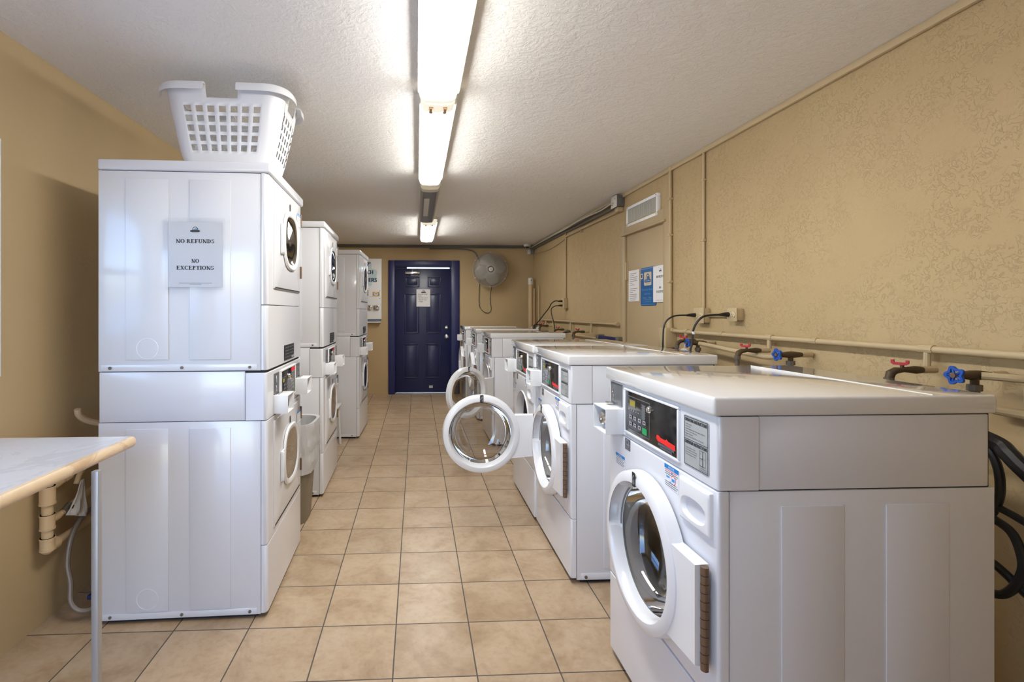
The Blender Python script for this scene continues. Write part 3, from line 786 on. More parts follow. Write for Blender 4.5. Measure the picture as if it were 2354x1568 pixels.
    b = B(); b.lathe([(0, .011), (.004, .011), (.009, .008), (.010, 0)], (-.002, .318, 1.008), (-1, 0, 0), 'chrome', 14); tag(b.done('lock', cp), 'small chrome lock')
    for (a0, a1, c0, c1, e0, e1, k0, k1) in ((.503, .592, .950, 1.050, .474, .600, .868, .952), (.046, .128, .968, 1.046, .018, .144, .880, .968)):
        b = B(); b.box(-.002, .004, a0, a1, c0, c1, 'greymetal', .002); pl = b.done('coin_plate', root)
        b = B(); ym = a0+(a1-a0)*.68; b.box(-.006, -.001, ym-.004, ym+.004, c0+(c1-c0)*.55, c1-.010, 'chrome', .001); b.box(-.006, -.001, ym-.003, ym+.005, c0+.016, c0+(c1-c0)*.45, 'chrome', .001); b.box(-.02, 0, a0+.005, a1-.005, c0, c0+.006, 'chrome', .001); b.done('coin_slot', pl)
        b = B(); xo = -.064
        b.box(xo, .002, e0, e0+.005, k0, k1, 'plastic', .002); b.box(xo, .002, e1-.005, e1, k0, k1, 'plastic', .002)
        b.box(xo, .002, e0+.005, e1-.005, k1-.005, k1, 'plastic', .0015); b.box(xo, .002, e0+.005, e1-.005, k0, k0+.005, 'plastic', .0015); b.box(-.034, .002, e0+.005, e1-.005, k0+.005, k1-.005, 'plastic')
        cb = b.done('coin_box', root)
        b = B(); b.lathe([(0, .022), (.016, .022), (.02, .018), (.02, 0)], (-.034, (e0+e1)/2+.012, (k0+k1)/2), (-1, 0, 0), 'greymetal', 20); b.done('coin_box_lock', cb)
    return root
dp = make_dryer()
def place_dryer(r, x, y, adeg, lab):
    a = math.radians(adeg)
    r.location = (x-WD*math.sin(a), y+WD*math.cos(a), 0); r.rotation_euler = (0, 0, PI+a); r['label'] = lab
    return r
place_dryer(dp, -.650, 2.160, 1.6, 'white stacked dryer nearest the camera, carrying a laundry basket on top')
place_dryer(dup(dp), -.672, 3.545, 1.0, 'white stacked dryer in the middle of the left row')
place_dryer(dup(dp), -.605, 5.165, -1.5, 'white stacked dryer farthest back in the left row, nearest the vending box')

# paper on the side of the first dryer
a = math.radians(1.6)
U = V3((math.cos(a), math.sin(a), 0)); Nn = V3((math.sin(a), -math.cos(a), 0))
fr = (V3((-1.064, 2.1433, 1.440)), U, V3((0, 0, 1)))
p = paper_sheet('refund_notice', fr, .226, .280, 'white NO REFUNDS NO EXCEPTIONS sheet in plastic sleeve on the nearest dryer side', 'sign')
b = B(); f2 = front(fr)
washer_logo(b, f2, .112, .245, .020)
rect2(b, f2, .098, .126, .2335, .2345, 'inkgrey')
put_serif(b, 'NO REFUNDS', f2, .112, .190, .0165, 'ink', 1.32); put_serif(b, 'NO', f2, .112, .105, .0165, 'ink', 1.15); put_serif(b, 'EXCEPTIONS', f2, .112, .0755, .0165, 'ink', 1.32)
rect2(b, f2, .045, .182, .0175, .0185, 'inkgrey'); rect2(b, f2, .088, .138, .0125, .0135, 'inkgrey')
b.done('lettering', p, smooth=0)
b = B(); q = front(fr, .0035); o, U_, V_ = q
n = 10; g = [[b.v(o+U_*(-.012+.25*i/n)+V_*(-.012+.31*j/n)+Nn*(.0010*math.sin(i*1.9+j*.7)+.0010*math.sin(j*2.3-i))) for j in range(n+1)] for i in range(n+1)]
for i in range(n):
    for j in range(n): b.face([g[i][j], g[i+1][j], g[i+1][j+1], g[i][j+1]], 'sleeve')
tag(b.done('plastic_sleeve', p, norm=False), 'clear crinkled sleeve')

# ------------------------------------------------------------------ laundry basket on the first dryer
bk = thing('laundry_basket', 'white plastic laundry basket with square holes on top of the nearest dryer', 'laundry basket', (-.868, 2.385, 1.9885), math.radians(1.5))
def basket_shell():
    b = B()
    nx, ny = 7, 5
    zs = [0.0, .012, .055]
    for j in range(5): zs += [.070+j*.0415, .070+j*.0415+.027]
    zs += [.279, .297, .328, .352]
    def half(z):
        t = z/.352
        return .186+.080*t**.8, .128+.050*t**.8
    fx = [(-.1775+i*.0533, -.1775+i*.0533+.032) for i in range(nx)]; fy = [(-.106+i*.048, -.106+i*.048+.026) for i in range(ny)]
    def flat(cells, sc):
        out = [(-1.0, None)]
        return out
    def loop(z):
        a, c = half(z); sx = a/.262; sy = c/.185; cr = .05+.034*z/.352
        P = []      # (x, y, side, hole?) between this point and the next
        def side_pts(cells, ext, s):
            L = []
            e = ext-cr
            L.append((-e, False))
            for u0, u1 in cells: L.append((u0*s, True)); L.append((u1*s, False))
            L.append((e, False)); return L
        for u, h in side_pts(fx, a, sx)[:]: P.append((u, -c, h, 'near'))
        for i in range(1, 6):
            t = -PI/2+PI/2*i/6; P.append((a-cr+cr*math.cos(t), -c+cr+cr*math.sin(t), False, 'c'))
        for u, h in side_pts(fy, c, sy): P.append((a, u, h, 'right'))
        for i in range(1, 6):
            t = PI/2*i/6; P.append((a-cr+cr*math.cos(t), c-cr+cr*math.sin(t), False, 'c'))
        for u, h in [(-q[0], None) for q in side_pts(fx, a, sx)]: P.append((u, c, False, 'far'))
        for i in range(1, 6):
            t = PI/2+PI/2*i/6; P.append((-a+cr+cr*math.cos(t), c-cr+cr*math.sin(t), False, 'c'))
        for u, h in [(-q[0], None) for q in side_pts(fy, c, sy)]: P.append((-a, u, False, 'left'))
        for i in range(1, 6):
            t = PI+PI/2*i/6; P.append((-a+cr+cr*math.cos(t), -c+cr+cr*math.sin(t), False, 'c'))
        return P
    cols = None; prev = None; rows = []
    for z in zs:
        P = loop(z)
        # holes in the reversed sides sit between odd index pairs
        rows.append(([b.v((x, yy, z)) for x, yy, _, _ in P], P))
    n = len(rows[0][0])
    # hole flags per column
    flags = []
    sides = [q[3] for q in rows[0][1]]
    idx = {}
    for i, s in enumerate(sides):
        idx.setdefault(s, []).append(i)
    hole = [False]*n
    for s in ('near', 'right', 'far', 'left'):
        I = idx[s]
        for q in range(1, len(I)-1, 2): hole[I[q]] = True
    holerows = {3, 5, 7, 9, 11}
    notch = set()
    I = idx['near']; notch |= {I[q] for q in range(5, 10)}; notch |= set()
    I = idx['far']; notch |= {I[q] for q in range(5, 10)}
    I = idx['right']; notch |= {I[q] for q in range(3, 8)}
    I = idx['left']; notch |= {I[q] for q in range(5, 10)}
    for r in range(len(zs)-1):
        for i in range(n):
            if r in holerows and hole[i]: continue
            if zs[r] >= .296 and i in notch: continue
            j = (i+1) % n
            b.face([rows[r][0][i], rows[r][0][j], rows[r+1][0][j], rows[r+1][0][i]], 'plastic')
    b.face(rows[0][0][::-1], 'plastic')
    top = [v.co.copy() for v in rows[-1][0]]
    o = b.done('shell', bk)
    md = o.modifiers.new('thick', 'SOLIDIFY'); md.thickness = .0035; md.offset = 0
    # rolled rim: outward lip following the top edge, broken at the hand holds
    runs = []; cur = []
    order = list(range(n))
    start = next(i for i in range(n) if i in notch and (i+1) % n not in notch)+1
    for k in range(n+1):
        i = (start+k) % n
        cur.append(i)
        if i in notch:
            if len(cur) > 1: runs.append(cur)
            cur = []
    for run in runs:
        rb = B(); prevr = None
        for i in run:
            c = top[i]; d = V3((c.x, c.y, 0)); 
            nrm = (top[(i+1) % n]-top[i-1]).cross(V3((0, 0, 1))).normalized()
            ring = [rb.v(c+nrm*u+V3((0, 0, w))) for u, w in ((-.002, -.003), (.000, .004), (.010, .006), (.024, .003), (.031, -.006), (.034, -.034), (.031, -.034), (.025, -.004), (.008, -.001))]
            if prevr: rb.bridge(prevr, ring, 'plastic')
            else: rb.face(ring, 'plastic')
            prevr = ring
        rb.face(prevr[::-1], 'plastic'); rb.done('rim', bk)
basket_shell()

# ------------------------------------------------------------------ ceiling lights
def light(y0, y1, xc, w, lit, lab):
    t = thing('ceiling_light', lab, 'ceiling light', (xc, (y0+y1)/2, H), 0, 'fluorescent strip lights along the ceiling')
    L = (y1-y0)/2; h = w/2
    b = B(); b.box(-h*.94, h*.94, -L, L, -.040, 0, 'housing', .004); b.done('housing', t)
    k = 'lens' if lit else 'lensoff'
    b = B(); e = .085
    sec = [(-h, -.040), (-h*.99, -.058), (-h*.90, -.082), (-h*.72, -.094), (0, -.098), (h*.72, -.094), (h*.90, -.082), (h*.99, -.058), (h, -.040)]
    def sect(bb, yy): return [bb.v((x, yy, z)) for x, z in sec]
    A = sect(b, -L+e); Z = sect(b, L-.03); b.bridge(A, Z, k, False); b.face(A, k); b.face(Z[::-1], k); b.done('lens', t)
    for s0, s1 in ((-L, -L+e), (L-.03, L)):
        b = B(); A = sect(b, s0); Z = sect(b, s1); ke = 'lensendlit' if lit else 'lensend'; b.bridge(A, Z, ke, False); b.face(A, ke); b.face(Z[::-1], ke); b.done('lens_end', t)
    for s in (-1, 1):
        b = B(); b.box(s*h-.006, s*h+.010, -L+.01, L-.01, -.056, -.034, 'housing', .003); b.done('lens_rail', t)
        for yy in (-L*.33, L*.55):
            b = B(); b.box(s*(h+.002)-.005, s*(h+.002)+.005, yy-.012, yy+.012, -.058, -.030, 'offwhite', .003); b.done('latch', t)
    if lit:
        for s in (-1, 1):
            b = B(); b.cyl((s*h*.40, -L+.022, -.0955), (s*h*.40, -L+e-.004, -.0955), .011, 'lampend', n=12); b.sphere((s*h*.40, -L+e-.008, -.0955), .0125, 'housing', 10); b.done('lamp_end', t)
    else:
        b = B(); b.box(-h*.55, h*.05, -L+.30, L-.40, -.1005, -.0985, 'offwhite'); b.done('label', t)  # pale slab paints the lighter reflection on the unlit lens, no real label
    return t
light(.84, 2.315, .100, .180, True, 'lit wraparound ceiling light nearest the camera, cut by the top edge')
light(2.335, 3.83, .103, .168, True, 'lit wraparound ceiling light, second from the camera, with two lamp ends showing')
light(3.955, 5.43, .108, .160, False, 'unlit grey ceiling light between two lit ones')
light(5.53, 6.96, .140, .176, True, 'lit ceiling light farthest back, nearest the blue door')
b = B(); b.cyl((.103, 3.89, H), (.103, 3.89, H-.035), .022, 'housing', n=16); b.box(.06, .146, 3.83, 3.955, H-.03, H, 'housing', .004)
tag(b.done('light_connector'), 'small white connector joining the second and third ceiling lights', 'fitting')

# ------------------------------------------------------------------ folding table at left
tb = thing('folding_table', 'counter with white marble laminate top and cream rounded edge at left wall', 'table', (-1.28, 1.1, 0))
TT = .908; ex, ey = -.955, 1.735; x0l = XL+.004
b = B(); b.box(x0l+1.28, ex-.022+1.28, .25-1.1, ey-.022-1.1, TT-.035, TT, 'marble', 0); b.done('tabletop', tb)
b = B()
prof = [(0, TT), (.010, TT-.0015), (.0155, TT-.008), (.0175, TT-.0175), (.0155, TT-.027), (.010, TT-.0335), (0, TT-.035)]
path = [(x0l, ey-.022, 0, 1)] + [(ex-.022, ey-.022, math.sin(t), math.cos(t)) for t in [i*PI/12 for i in range(7)]] + [(ex-.022, .25, 1, 0)]
prevc = None
for px, py, nx_, ny_ in path:
    c = [b.v((px+nx_*d+1.28, py+ny_*d-1.1, z)) for d, z in prof]
    if prevc: b.bridge(prevc, c, 'marbleedge', False)
    prevc = c
tag(b.done('rounded_edge', tb), 'cream marbled bullnose edge')
b = B()
b.box(-.940+1.28, -.921+1.28, 1.455-1.1, 1.476-1.1, 0, TT-.035, 'alu', .002); b.done('leg', tb)
b = B(); b.box(-.940+1.28, -.921+1.28, .40-1.1, .421-1.1, 0, TT-.035, 'alu', .002); b.done('leg', tb)

# ------------------------------------------------------------------ bin between the dryers
tc = thing('trash_can', 'grey bin with white plastic liner between the first two dryers', 'trash can', (-.825, 3.21, 0))
def srect(b, a, c, z, n=40, e=4, wob=0):
    L = []
    for i in range(n):
        t = 2*PI*i/n; cc, s = math.cos(t), math.sin(t); q = (abs(cc/a)**e+abs(s/c)**e)**(-1/e)
        q *= 1+wob*math.sin(i*2.7+z*37)+wob*.6*math.sin(i*5.1-z*21)
        L.append(b.v((cc*q, s*q, z)))
    return L
b = B(); Ls = [srect(b, .125, .13, .0), srect(b, .165, .165, .60), srect(b, .172, .172, .605), srect(b, .172, .172, .62), srect(b, .160, .160, .62), srect(b, .12, .125, .02)]
for i in range(len(Ls)-1): b.bridge(Ls[i], Ls[i+1], 'can')
b.face(Ls[0][::-1], 'can'); b.face(Ls[-1], 'can'); b.done('bin_body', tc)
b = B(); Ls = [srect(b, .166+.012*(1-k/8)+.004*math.sin(k*2), .166+.012*(1-k/8), .634-k*.035, 80, 4, .018*(k > 0)) for k in range(10)]
inner = [srect(b, .158, .158, .630, 80, 4, .004), srect(b, .150, .150, .50, 80, 4, .02), srect(b, .140, .140, .36, 80, 4, .03)]
for i in range(len(Ls)-1): b.bridge(Ls[i], Ls[i+1], 'bag')
b.bridge(Ls[0], inner[0], 'bag'); b.bridge(inner[0], inner[1], 'bag'); b.bridge(inner[1], inner[2], 'bag'); b.face(inner[2], 'bag')
tag(b.done('bin_liner', tc, smooth=25), 'white crumpled plastic liner')
# small white stool behind the second dryer
st = thing('plastic_stool', 'small white plastic stool between the second and third dryers', 'stool', (-.92, 4.83, 0))
b = B(); b.box(-.16, .16, -.15, .15, .385, .415, 'stool', .012, 3); b.done('seat', st)
for sx in (-1, 1):
    for sy in (-1, 1):
        b = B(); b.tube([(sx*.13, sy*.125, .39), (sx*.148, sy*.14, 0)], .0125, 'stool', 8); b.done('leg', st)

# ------------------------------------------------------------------ soap vending box on the back wall
vb = thing('soap_vending_box', 'white wall-mounted soap vending box with blue lettering left of the blue door', 'vending machine', (-.80, YB, 1.16))
b = B(); b.box(-.235, .236, -.10, 0, .055, 1.022, 'vendwhite', .004); b.done('case', vb)
b = B(); b.box(-.235, .215, -.085, 0, .015, .053, 'vendblue', .003); b.box(-.235, .225, -.10, 0, 0, .014, 'vendwhite', .002); b.done('delivery_tray', vb)
f = (V3((0, -.1015, 0)), V3((1, 0, 0)), V3((0, 0, 1)))
b = B()
for (cx, cz, r, k) in ((.06, .76, .10, 'bubble'), (.03, .88, .05, 'bubble'), (.10, .70, .06, 'bubble'), (.05, .62, .035, 'bubble'), (.12, .80, .05, 'bubble'), (.06, .93, .02, 'bubble'), (.145, .66, .02, 'bubble')):
    ell2(b, f, cx, cz, r, r*1.05, k, random.random()*.0003)
b.done('bubble_print', vb, smooth=0)
b = B(); f2 = front(f, .0008)
put_text(b, 'P', f2, .018, .915, .055, 'navy', .045, 'L', .003); put_text(b, 'CH', f2, .010, .775, .062, 'navy', .090, 'L', .004); put_text(b, 'ERS', f2, .036, .650, .062, 'navy', .125, 'L', .004)
b.done('lettering', vb, smooth=0)
b = B(); rect2(b, f2, .095, .205, .420, .490, 'orange'); rect2(b, f2, .095, .207, .440, .455, 'skyblue', .0003); ell2(b, f2, .15, .458, .030, .028, 'marker', .0006); rect2(b, f2, .135, .166, .452, .466, 'skyblue', .0009); rect2(b, f2, .04, .10, .412, .416, 'teal', .0003)
b.done('product_label', vb, smooth=0)
for xx in (.04, .158):
    b = B(); b.box(xx-.042, xx+.042, -.135, -.10, .205, .275, 'chrome', .004); b.box(xx-.03, xx+.03, -.16, -.13, .222, .240, 'chrome', .003); b.cyl((xx+.014, -.135, .25), (xx+.014, -.146, .25), .016, 'brown'); tag(b.done('coin_slide', vb), 'chrome coin slide')
for zz in (.39, .505):
    b = B(); b.cyl((.207, -.10, zz), (.207, -.103, zz), .006, 'ink', n=8); b.done('screw', vb)

# ------------------------------------------------------------------ wall fan
fn = thing('wall_fan', 'round grey wall fan with wire guard right of the blue door', 'fan', (1.165, YB, 2.005))
R = .275; yc = -.21
b = B()
for k in range(120):
    a = 2*PI*k/120; d = V3((math.cos(a), 0, math.sin(a)))
    b.tube([d*.05+V3((0, yc-.075, 0)), d*.16+V3((0, yc-.068, 0)), d*.25+V3((0, yc-.03, 0)), d*R+V3((0, yc, 0)), d*.25+V3((0, yc+.04, 0)), d*.14+V3((0, yc+.07, 0))], .0019, 'fanmetal', 4, 2)
for r, dy in ((.08, -.0745), (.12, -.071), (.16, -.067), (.20, -.052), (.235, -.037)):
    b.tube([V3((r*math.cos(2*PI*i/40), yc+dy, r*math.sin(2*PI*i/40))) for i in range(41)], .0018, 'fanmetal', 4, 0, False)
b.tube([V3((R*math.cos(2*PI*i/48), yc, R*math.sin(2*PI*i/48))) for i in range(49)], .006, 'fanmetal', 8, 0, False)
b.done('guard', fn)
for k in range(6):
    a = 2*PI*k/6+.5; b = B(); b.box(-.012, .012, -.008, .008, -.008, .008, 'offwhite', .003); b.done('guard_clip', fn, (R*math.cos(a), yc, R*math.sin(a)))
b = B(); b.lathe([(0, .036), (.008, .036), (.014, .030), (.016, 0)], (0, yc-.07, 0), (0, -1, 0), 'offwhite', 24); ell2(b, (V3((0, yc-.0865, 0)), V3((1, 0, 0)), V3((0, 0, 1))), 0, 0, .017, .013, 'inkgrey', 0, 16); ell2(b, (V3((0, yc-.087, 0)), V3((1, 0, 0)), V3((0, 0, 1))), 0, .001, .012, .009, 'offwhite', .0003, 16); hubo = b.done('hub_badge', fn)
for k in range(4):
    a = 2*PI*k/4+.35; b = B(); u = V3((math.cos(a), 0, math.sin(a))); w = V3((-math.sin(a), 0, math.cos(a)))
    A = []; Bv = []
    for t in range(7):
        r = .045+.20*t/6; hw = .045+.075*math.sin(PI*min(1, (t+1)/7.5))
        A.append([b.v(u*r+w*(hw*s)+V3((0, yc+s*.022*(1-.3*t/6)+dd, 0))) for s in (-1, -.5, 0, .5, 1) for dd in (0,)])
    for i in range(6): b.bridge(A[i], A[i+1], 'fanblade', False)
    o = b.done('blade', fn, norm=False); md = o.modifiers.new('t', 'SOLIDIFY'); md.thickness = .002
b = B(); b.cyl((0, yc+.03, 0), (0, yc+.13, 0), .062, 'fanblade', n=24); b.cyl((0, yc+.13, 0), (0, 0, -.0), .022, 'boxgrey', n=16); b.box(-.05, .05, -.03, 0, -.14, .12, 'boxgrey', .006); b.box(-.045, .03, yc+.08, -.02, -.17, -.07, 'boxgrey', .006); b.done('motor', fn)
b = B(); b.tube([(.04, yc+.10, -.17), (.045, -.06, -.29), (.030, -.03, -.40), (.030, -.02, -.50), (.045, -.02, -.60), (.04, -.02, -.66), (0, -.02, -.69), (-.06, -.02, -.68), (-.12, -.02, -.63), (-.15, -.02, -.55), (-.15, -.02, -.35), (-.14, -.02, -.20), (-.13, -.02, .05), (-.16, -.02, .21)], .0045, 'rubber', 6, 6); tag(b.done('power_cord', fn), 'black drooping cord')

# ------------------------------------------------------------------ conduits and boxes
def conduit(name, pts, r, k, lab, cat='conduit', n=8, smooth=0, extra=None):
    b = B(); b.tube(pts, r, k, n, smooth)
    if extra: extra(b)
    return tag(b.done(name), lab, cat)
def straps(b, P, k, r):
    for p, d in P: b.cyl(V3(p)-V3(d)*.012, V3(p)+V3(d)*.012, r, k, n=10)
yc2 = YB-.014
conduit('electrical_conduit', [(XL, yc2, H-.016), (XR-.14, yc2, H-.016)], .011, 'conduit', 'grey conduit along the top of the back wall, upper of the pair')
conduit('electrical_conduit', [(XL, yc2, H-.042), (XR-.14, yc2, H-.042)], .011, 'conduit', 'grey conduit along the top of the back wall, lower of the pair')
conduit('flexible_conduit', [(.20, yc2-.010, H-.068), (.70, yc2-.010, H-.070), (.86, yc2-.010, H-.085), (.94, yc2-.010, H-.12), (.985, yc2-.010, H-.19), (.99, yc2-.010, H-.235)], .011, 'conduit', 'grey flexible conduit bending down to the wall fan', 'conduit', 8, 6)
xw = XR-.016
b = B(); b.box(XR-.075, XR-.002, 4.40, 4.52, 2.305, 2.405, 'boxgrey', .003); jb = tag(b.done('junction_box'), 'grey metal junction box with pale cover above the tan service door', 'junction box')
b = B(); b.box(XR-.081, XR-.075, 4.395, 4.525, 2.30, 2.41, 'offwhite', .002); b.cyl((XR-.082, 4.43, 2.38), (XR-.085, 4.43, 2.38), .004, 'boxgrey', n=8); b.cyl((XR-.082, 4.49, 2.33), (XR-.085, 4.49, 2.33), .004, 'boxgrey', n=8); tag(b.done('cover_plate', jb), 'pale cover plate')
b = B(); b.box(XR-.06, XR-.002, 4.42, 4.49, 2.262, 2.303, 'tan', .006); b.done('conduit_hub', jb)
conduit('electrical_conduit', [(xw-.016, 4.52, 2.372), (xw-.014, YB-.02, 2.372)], .013, 'conduit', 'upper grey conduit from the junction box to the back corner')
conduit('electrical_conduit', [(xw-.012, 4.52, 2.325), (xw-.012, 5.4, 2.330), (xw-.012, 6.3, 2.348), (xw-.012, YB-.02, 2.348)], .011, 'conduit', 'lower grey conduit from the junction box to the back corner')
conduit('white_cable', [(XR-.09, 4.45, 2.345), (XR-.075, 4.56, 2.355), (XR-.062, 4.85, 2.352), (XR-.062, 5.4, 2.372), (XR-.060, 6.0, 2.366), (XR-.058, 6.6, 2.374), (XR-.055, YB-.05, 2.376)], .006, 'offwhite', 'white cable draped over the conduits from the junction box', 'cable', 6, 5)
def st1(b): b.box(xw-.02, XR, 5.52, 5.535, 2.245, 2.275, 'tan', .003)
conduit('tan_conduit', [(xw-.002, 4.42, 2.275), (xw-.004, 5.2, 2.285), (xw-.004, 6.15, 2.290)], .011, 'tan', 'tan painted conduit below the grey pair on the right wall', 'conduit', 8, 0, st1)
conduit('tan_cable', [(xw, 6.15, 2.27), (xw, 6.9, 2.23), (xw, YB-.03, 2.28)], .006, 'tan', 'thin tan cable sagging to the back right corner', 'cable', 6, 5)
b = B(); b.lathe([(0, .058), (.028, .055), (.034, .04), (.034, .0)], (1.79, 7.84, H), (0, 0, -1), 'offwhite', 24); b.sphere((1.79, 7.84, H-.036), .03, 'ink', 12, (1, 1, .8)); tag(b.done('dome_camera'), 'small white dome camera on the ceiling in the back right corner', 'camera')
b = B(); b.box(1.80, 1.85, 7.86, 7.90, 2.27, 2.345, 'offwhite', .004); b.box(1.85, 1.905, 7.85, 7.93, 2.28, 2.36, 'boxgrey', .004); tag(b.done('corner_box'), 'tiny white box high in the back right corner below the dome camera', 'junction box')
# vertical conduits on the right wall
def vpipe(y, z0, z1, r, lab, mk='tan', caps=()):
    b = B(); b.tube([(XR-r-.004, y, z0), (XR-r-.004, y, z1)], r, mk, 12)
    for z in caps: b.box(XR-r*2-.007, XR, y-r-.004, y+r+.004, z, z+.016, mk, .002)
    b.cyl((XR-r-.004, y, z1-.03), (XR-r-.004, y, z1), r*1.25, mk, n=12)
    return tag(b.done('wall_conduit'), lab, 'conduit')
vpipe(3.565, 1.28, H-.005, .013, 'thick tan pipe running down beside the tan service door', 'tan', (2.17, 1.9, 1.55))
b = B(); b.box(XR-.085, XR, 3.50, 3.61, 1.07, 1.215, 'tan', .005); b.cyl((XR-.021, 3.565, 1.215), (XR-.021, 3.565, 1.285), .022, 'tan', n=12); tag(b.done('conduit_box'), 'narrow tan box at the foot of the thick tan pipe', 'junction box')
vpipe(3.145, 1.355, H-.005, .009, 'thin tan conduit dropping from ceiling to the outlet box near the washers', 'tan', (2.20, 1.80))
vpipe(6.14, 1.50, 2.36, .0105, 'thin tan conduit dropping to the outlet far along the right wall', 'tan', (2.05,))
# outlets
def outlet(y0, y1, z0, z1, dep, lab, plugs, body='tan', plate=None):
    t = thing('outlet_box', lab, 'outlet', (XR, (y0+y1)/2, (z0+z1)/2), 0, 'tan outlet boxes on the right wall')
    hy, hz = (y1-y0)/2, (z1-z0)/2
    b = B(); b.box(-dep, 0, -hy, hy, -hz, hz, body, .006, 2); b.done('box_body', t)
    b = B(); b.box(-dep-.005, -dep, -hy-.004, hy+.004, -hz-.004, hz+.004, body, .002); b.done('face_plate', t)
    for yy, zz in plugs:
        b = B(); b.lathe([(0, .018), (.003, .018), (.004, .016), (.004, 0)], (-dep-.005, yy, zz), (-1, 0, 0), 'cream', 20)
        for s in (-1, 1): b.box(-dep-.0098, -dep-.0088, yy+s*.006-.001, yy+s*.006+.001, zz-.002, zz+.006, 'ink')
        b.cyl((-dep-.0088, yy, zz-.009), (-dep-.0098, yy, zz-.009), .0025, 'ink', n=8)
        b.done('receptacle', t)
    return t
outlet(3.09, 3.20, 1.262, 1.357, .045, 'square tan outlet box at the foot of the thin conduit, one cord plugged in', [(-.028, 0), (.030, 0)])
outlet(2.762, 2.845, 1.283, 1.353, .045, 'tan outlet box to the right with a white-banded cord plugged in', [(-.016, 0), (.021, 0)])
outlet(6.085, 6.195, 1.375, 1.505, .050, 'tan outlet box far along the right wall with two black plugs', [(.0, .028), (.0, -.028)])
conduit('tan_conduit', [(XR-.016, 3.09, 1.312), (XR-.016, 2.845, 1.315)], .012, 'tan', 'short tan conduit between the two near outlet boxes', 'conduit', 10)
def cord(pts, lab, r=.0055, band=None, plugdir=(0, 1, 0)):
    t = thing('power_cord', lab, 'cord', pts[0], 0, 'black power cords of the washers')
    o = V3(pts[0]); Q = [V3(p)-o for p in pts]
    b = B(); d = (Q[1]-Q[0]).normalized()
    b.tube([V3((.010, 0, 0)), V3((-.020, 0, 0)), V3((-.035, .0, .0)), V3((-.055, 0, -.002))], lambda t: .015*(1-t)+.007*t, 'rubber', 10); b.done('plug', t)
    b = B(); b.tube([V3((-.045, 0, -.001))]+Q[1:], r, 'rubber', 8, 6); b.done('cable', t)
    if band: b = B(); b.cyl(V3(band)-o+V3((0, 0, .008)), V3(band)-o-V3((0, 0, .008)), r*1.35, 'marker', n=10); tag(b.done('white_band', t), 'white band')
    return t
cord([(1.852, 3.175, 1.312), (1.72, 3.19, 1.305), (1.665, 3.2, 1.26), (1.65, 3.2, 1.16), (1.66, 3.2, 1.0), (1.70, 3.1, .7)], 'black power cord curving from the square outlet box down behind the second washer')
cord([(1.852, 2.825, 1.318), (1.71, 2.84, 1.305), (1.66, 2.85, 1.24), (1.63, 2.82, 1.15), (1.615, 2.80, 1.05), (1.66, 2.7, .7)], 'black power cord with white band falling behind the second washer', .0065, (1.648, 2.836, 1.208))
cord([(1.850, 6.14, 1.469), (1.76, 6.16, 1.47), (1.715, 6.18, 1.43), (1.70, 6.22, 1.38), (1.66, 6.45, 1.25), (1.60, 6.65, 1.08), (1.60, 6.7, .8)], 'black power cord from the upper plug of the far outlet box', .007)
cord([(1.850, 6.14, 1.413), (1.76, 6.16, 1.405), (1.72, 6.17, 1.37), (1.715, 6.14, 1.30), (1.735, 6.08, 1.12), (1.70, 6.0, .8)], 'black power cord from the lower plug of the far outlet box', .006)

# ------------------------------------------------------------------ supply pipes
def add_drop(b, y, z1, z0, x): b.tube([(x, y, z1), (x, y, z0)], .011, 'tan', 10); b.cyl((x, y-.025, z1), (x, y+.025, z1), .016, 'tan', n=10)
def ex1(b):
    for y, z in ((2.50, 1.14), (1.700, 1.135), (3.30, 1.15)): add_drop(b, y, 1.198, z, 1.865)
    for y in (3.47, 2.9, 2.2): b.cyl((1.865, y-.012, 1.198), (1.865, y+.012, 1.198), .0155, 'tan', n=10)
conduit('supply_pipe', [(1.865, 3.49, 1.195), (1.865, 2.5, 1.196), (1.865, .2, 1.20)], .013, 'tan', 'tan hot supply pipe running along the right wall behind the near washers', 'pipe', 12, 0, ex1)
def ex2(b):
    for y, z in ((7.0, 1.13), (6.62, 1.13), (5.86, 1.11), (5.15, 1.11)): add_drop(b, y, 1.216, z, 1.87)
    b.cyl((1.87, 4.46, 1.217), (1.87, 4.50, 1.217), .02, 'tan', n=10)
conduit('supply_pipe', [(1.87, 7.34, 1.214), (1.87, 4.46, 1.217)], .0115, 'tan', 'tan supply pipe with capped end along the far right wall', 'pipe', 10, 0, ex2)
conduit('supply_pipe', [(1.80, 3.03, 1.132), (1.80, 2.9, 1.125), (1.80, 2.55, 1.105), (1.82, 2.44, 1.10), (1.875, 2.41, 1.115), (1.905, 2.405, 1.13)], .0135, 'tan', 'tan pipe sloping from the blue and red valves to the wall behind the second washer', 'pipe', 10, 3)
conduit('supply_pipe', [(1.80, 1.475, 1.13), (1.85, 1.41, 1.128), (1.862, 1.36, 1.12), (1.862, .9, 1.055), (1.862, .3, .97)], .0125, 'tan', 'tan pipe sloping down to the right behind the nearest washer', 'pipe', 10, 3)
conduit('supply_pipe', [(1.875, 1.50, 1.015), (1.875, .2, 1.02)], .014, 'tan', 'low tan pipe on the right wall beside the nearest washer lid', 'pipe', 10)
conduit('supply_pipe', [(1.868, 1.405, 1.11), (1.872, 1.405, 1.02)], .012, 'tan', 'short tan riser pipe just behind the nearest washer lid corner', 'pipe', 10)
conduit('supply_pipe', [(1.87, 5.9, 1.06), (1.87, 4.55, 1.055)], .009, 'tan', 'thin dark-edged pipe low on the far right wall', 'pipe', 8)
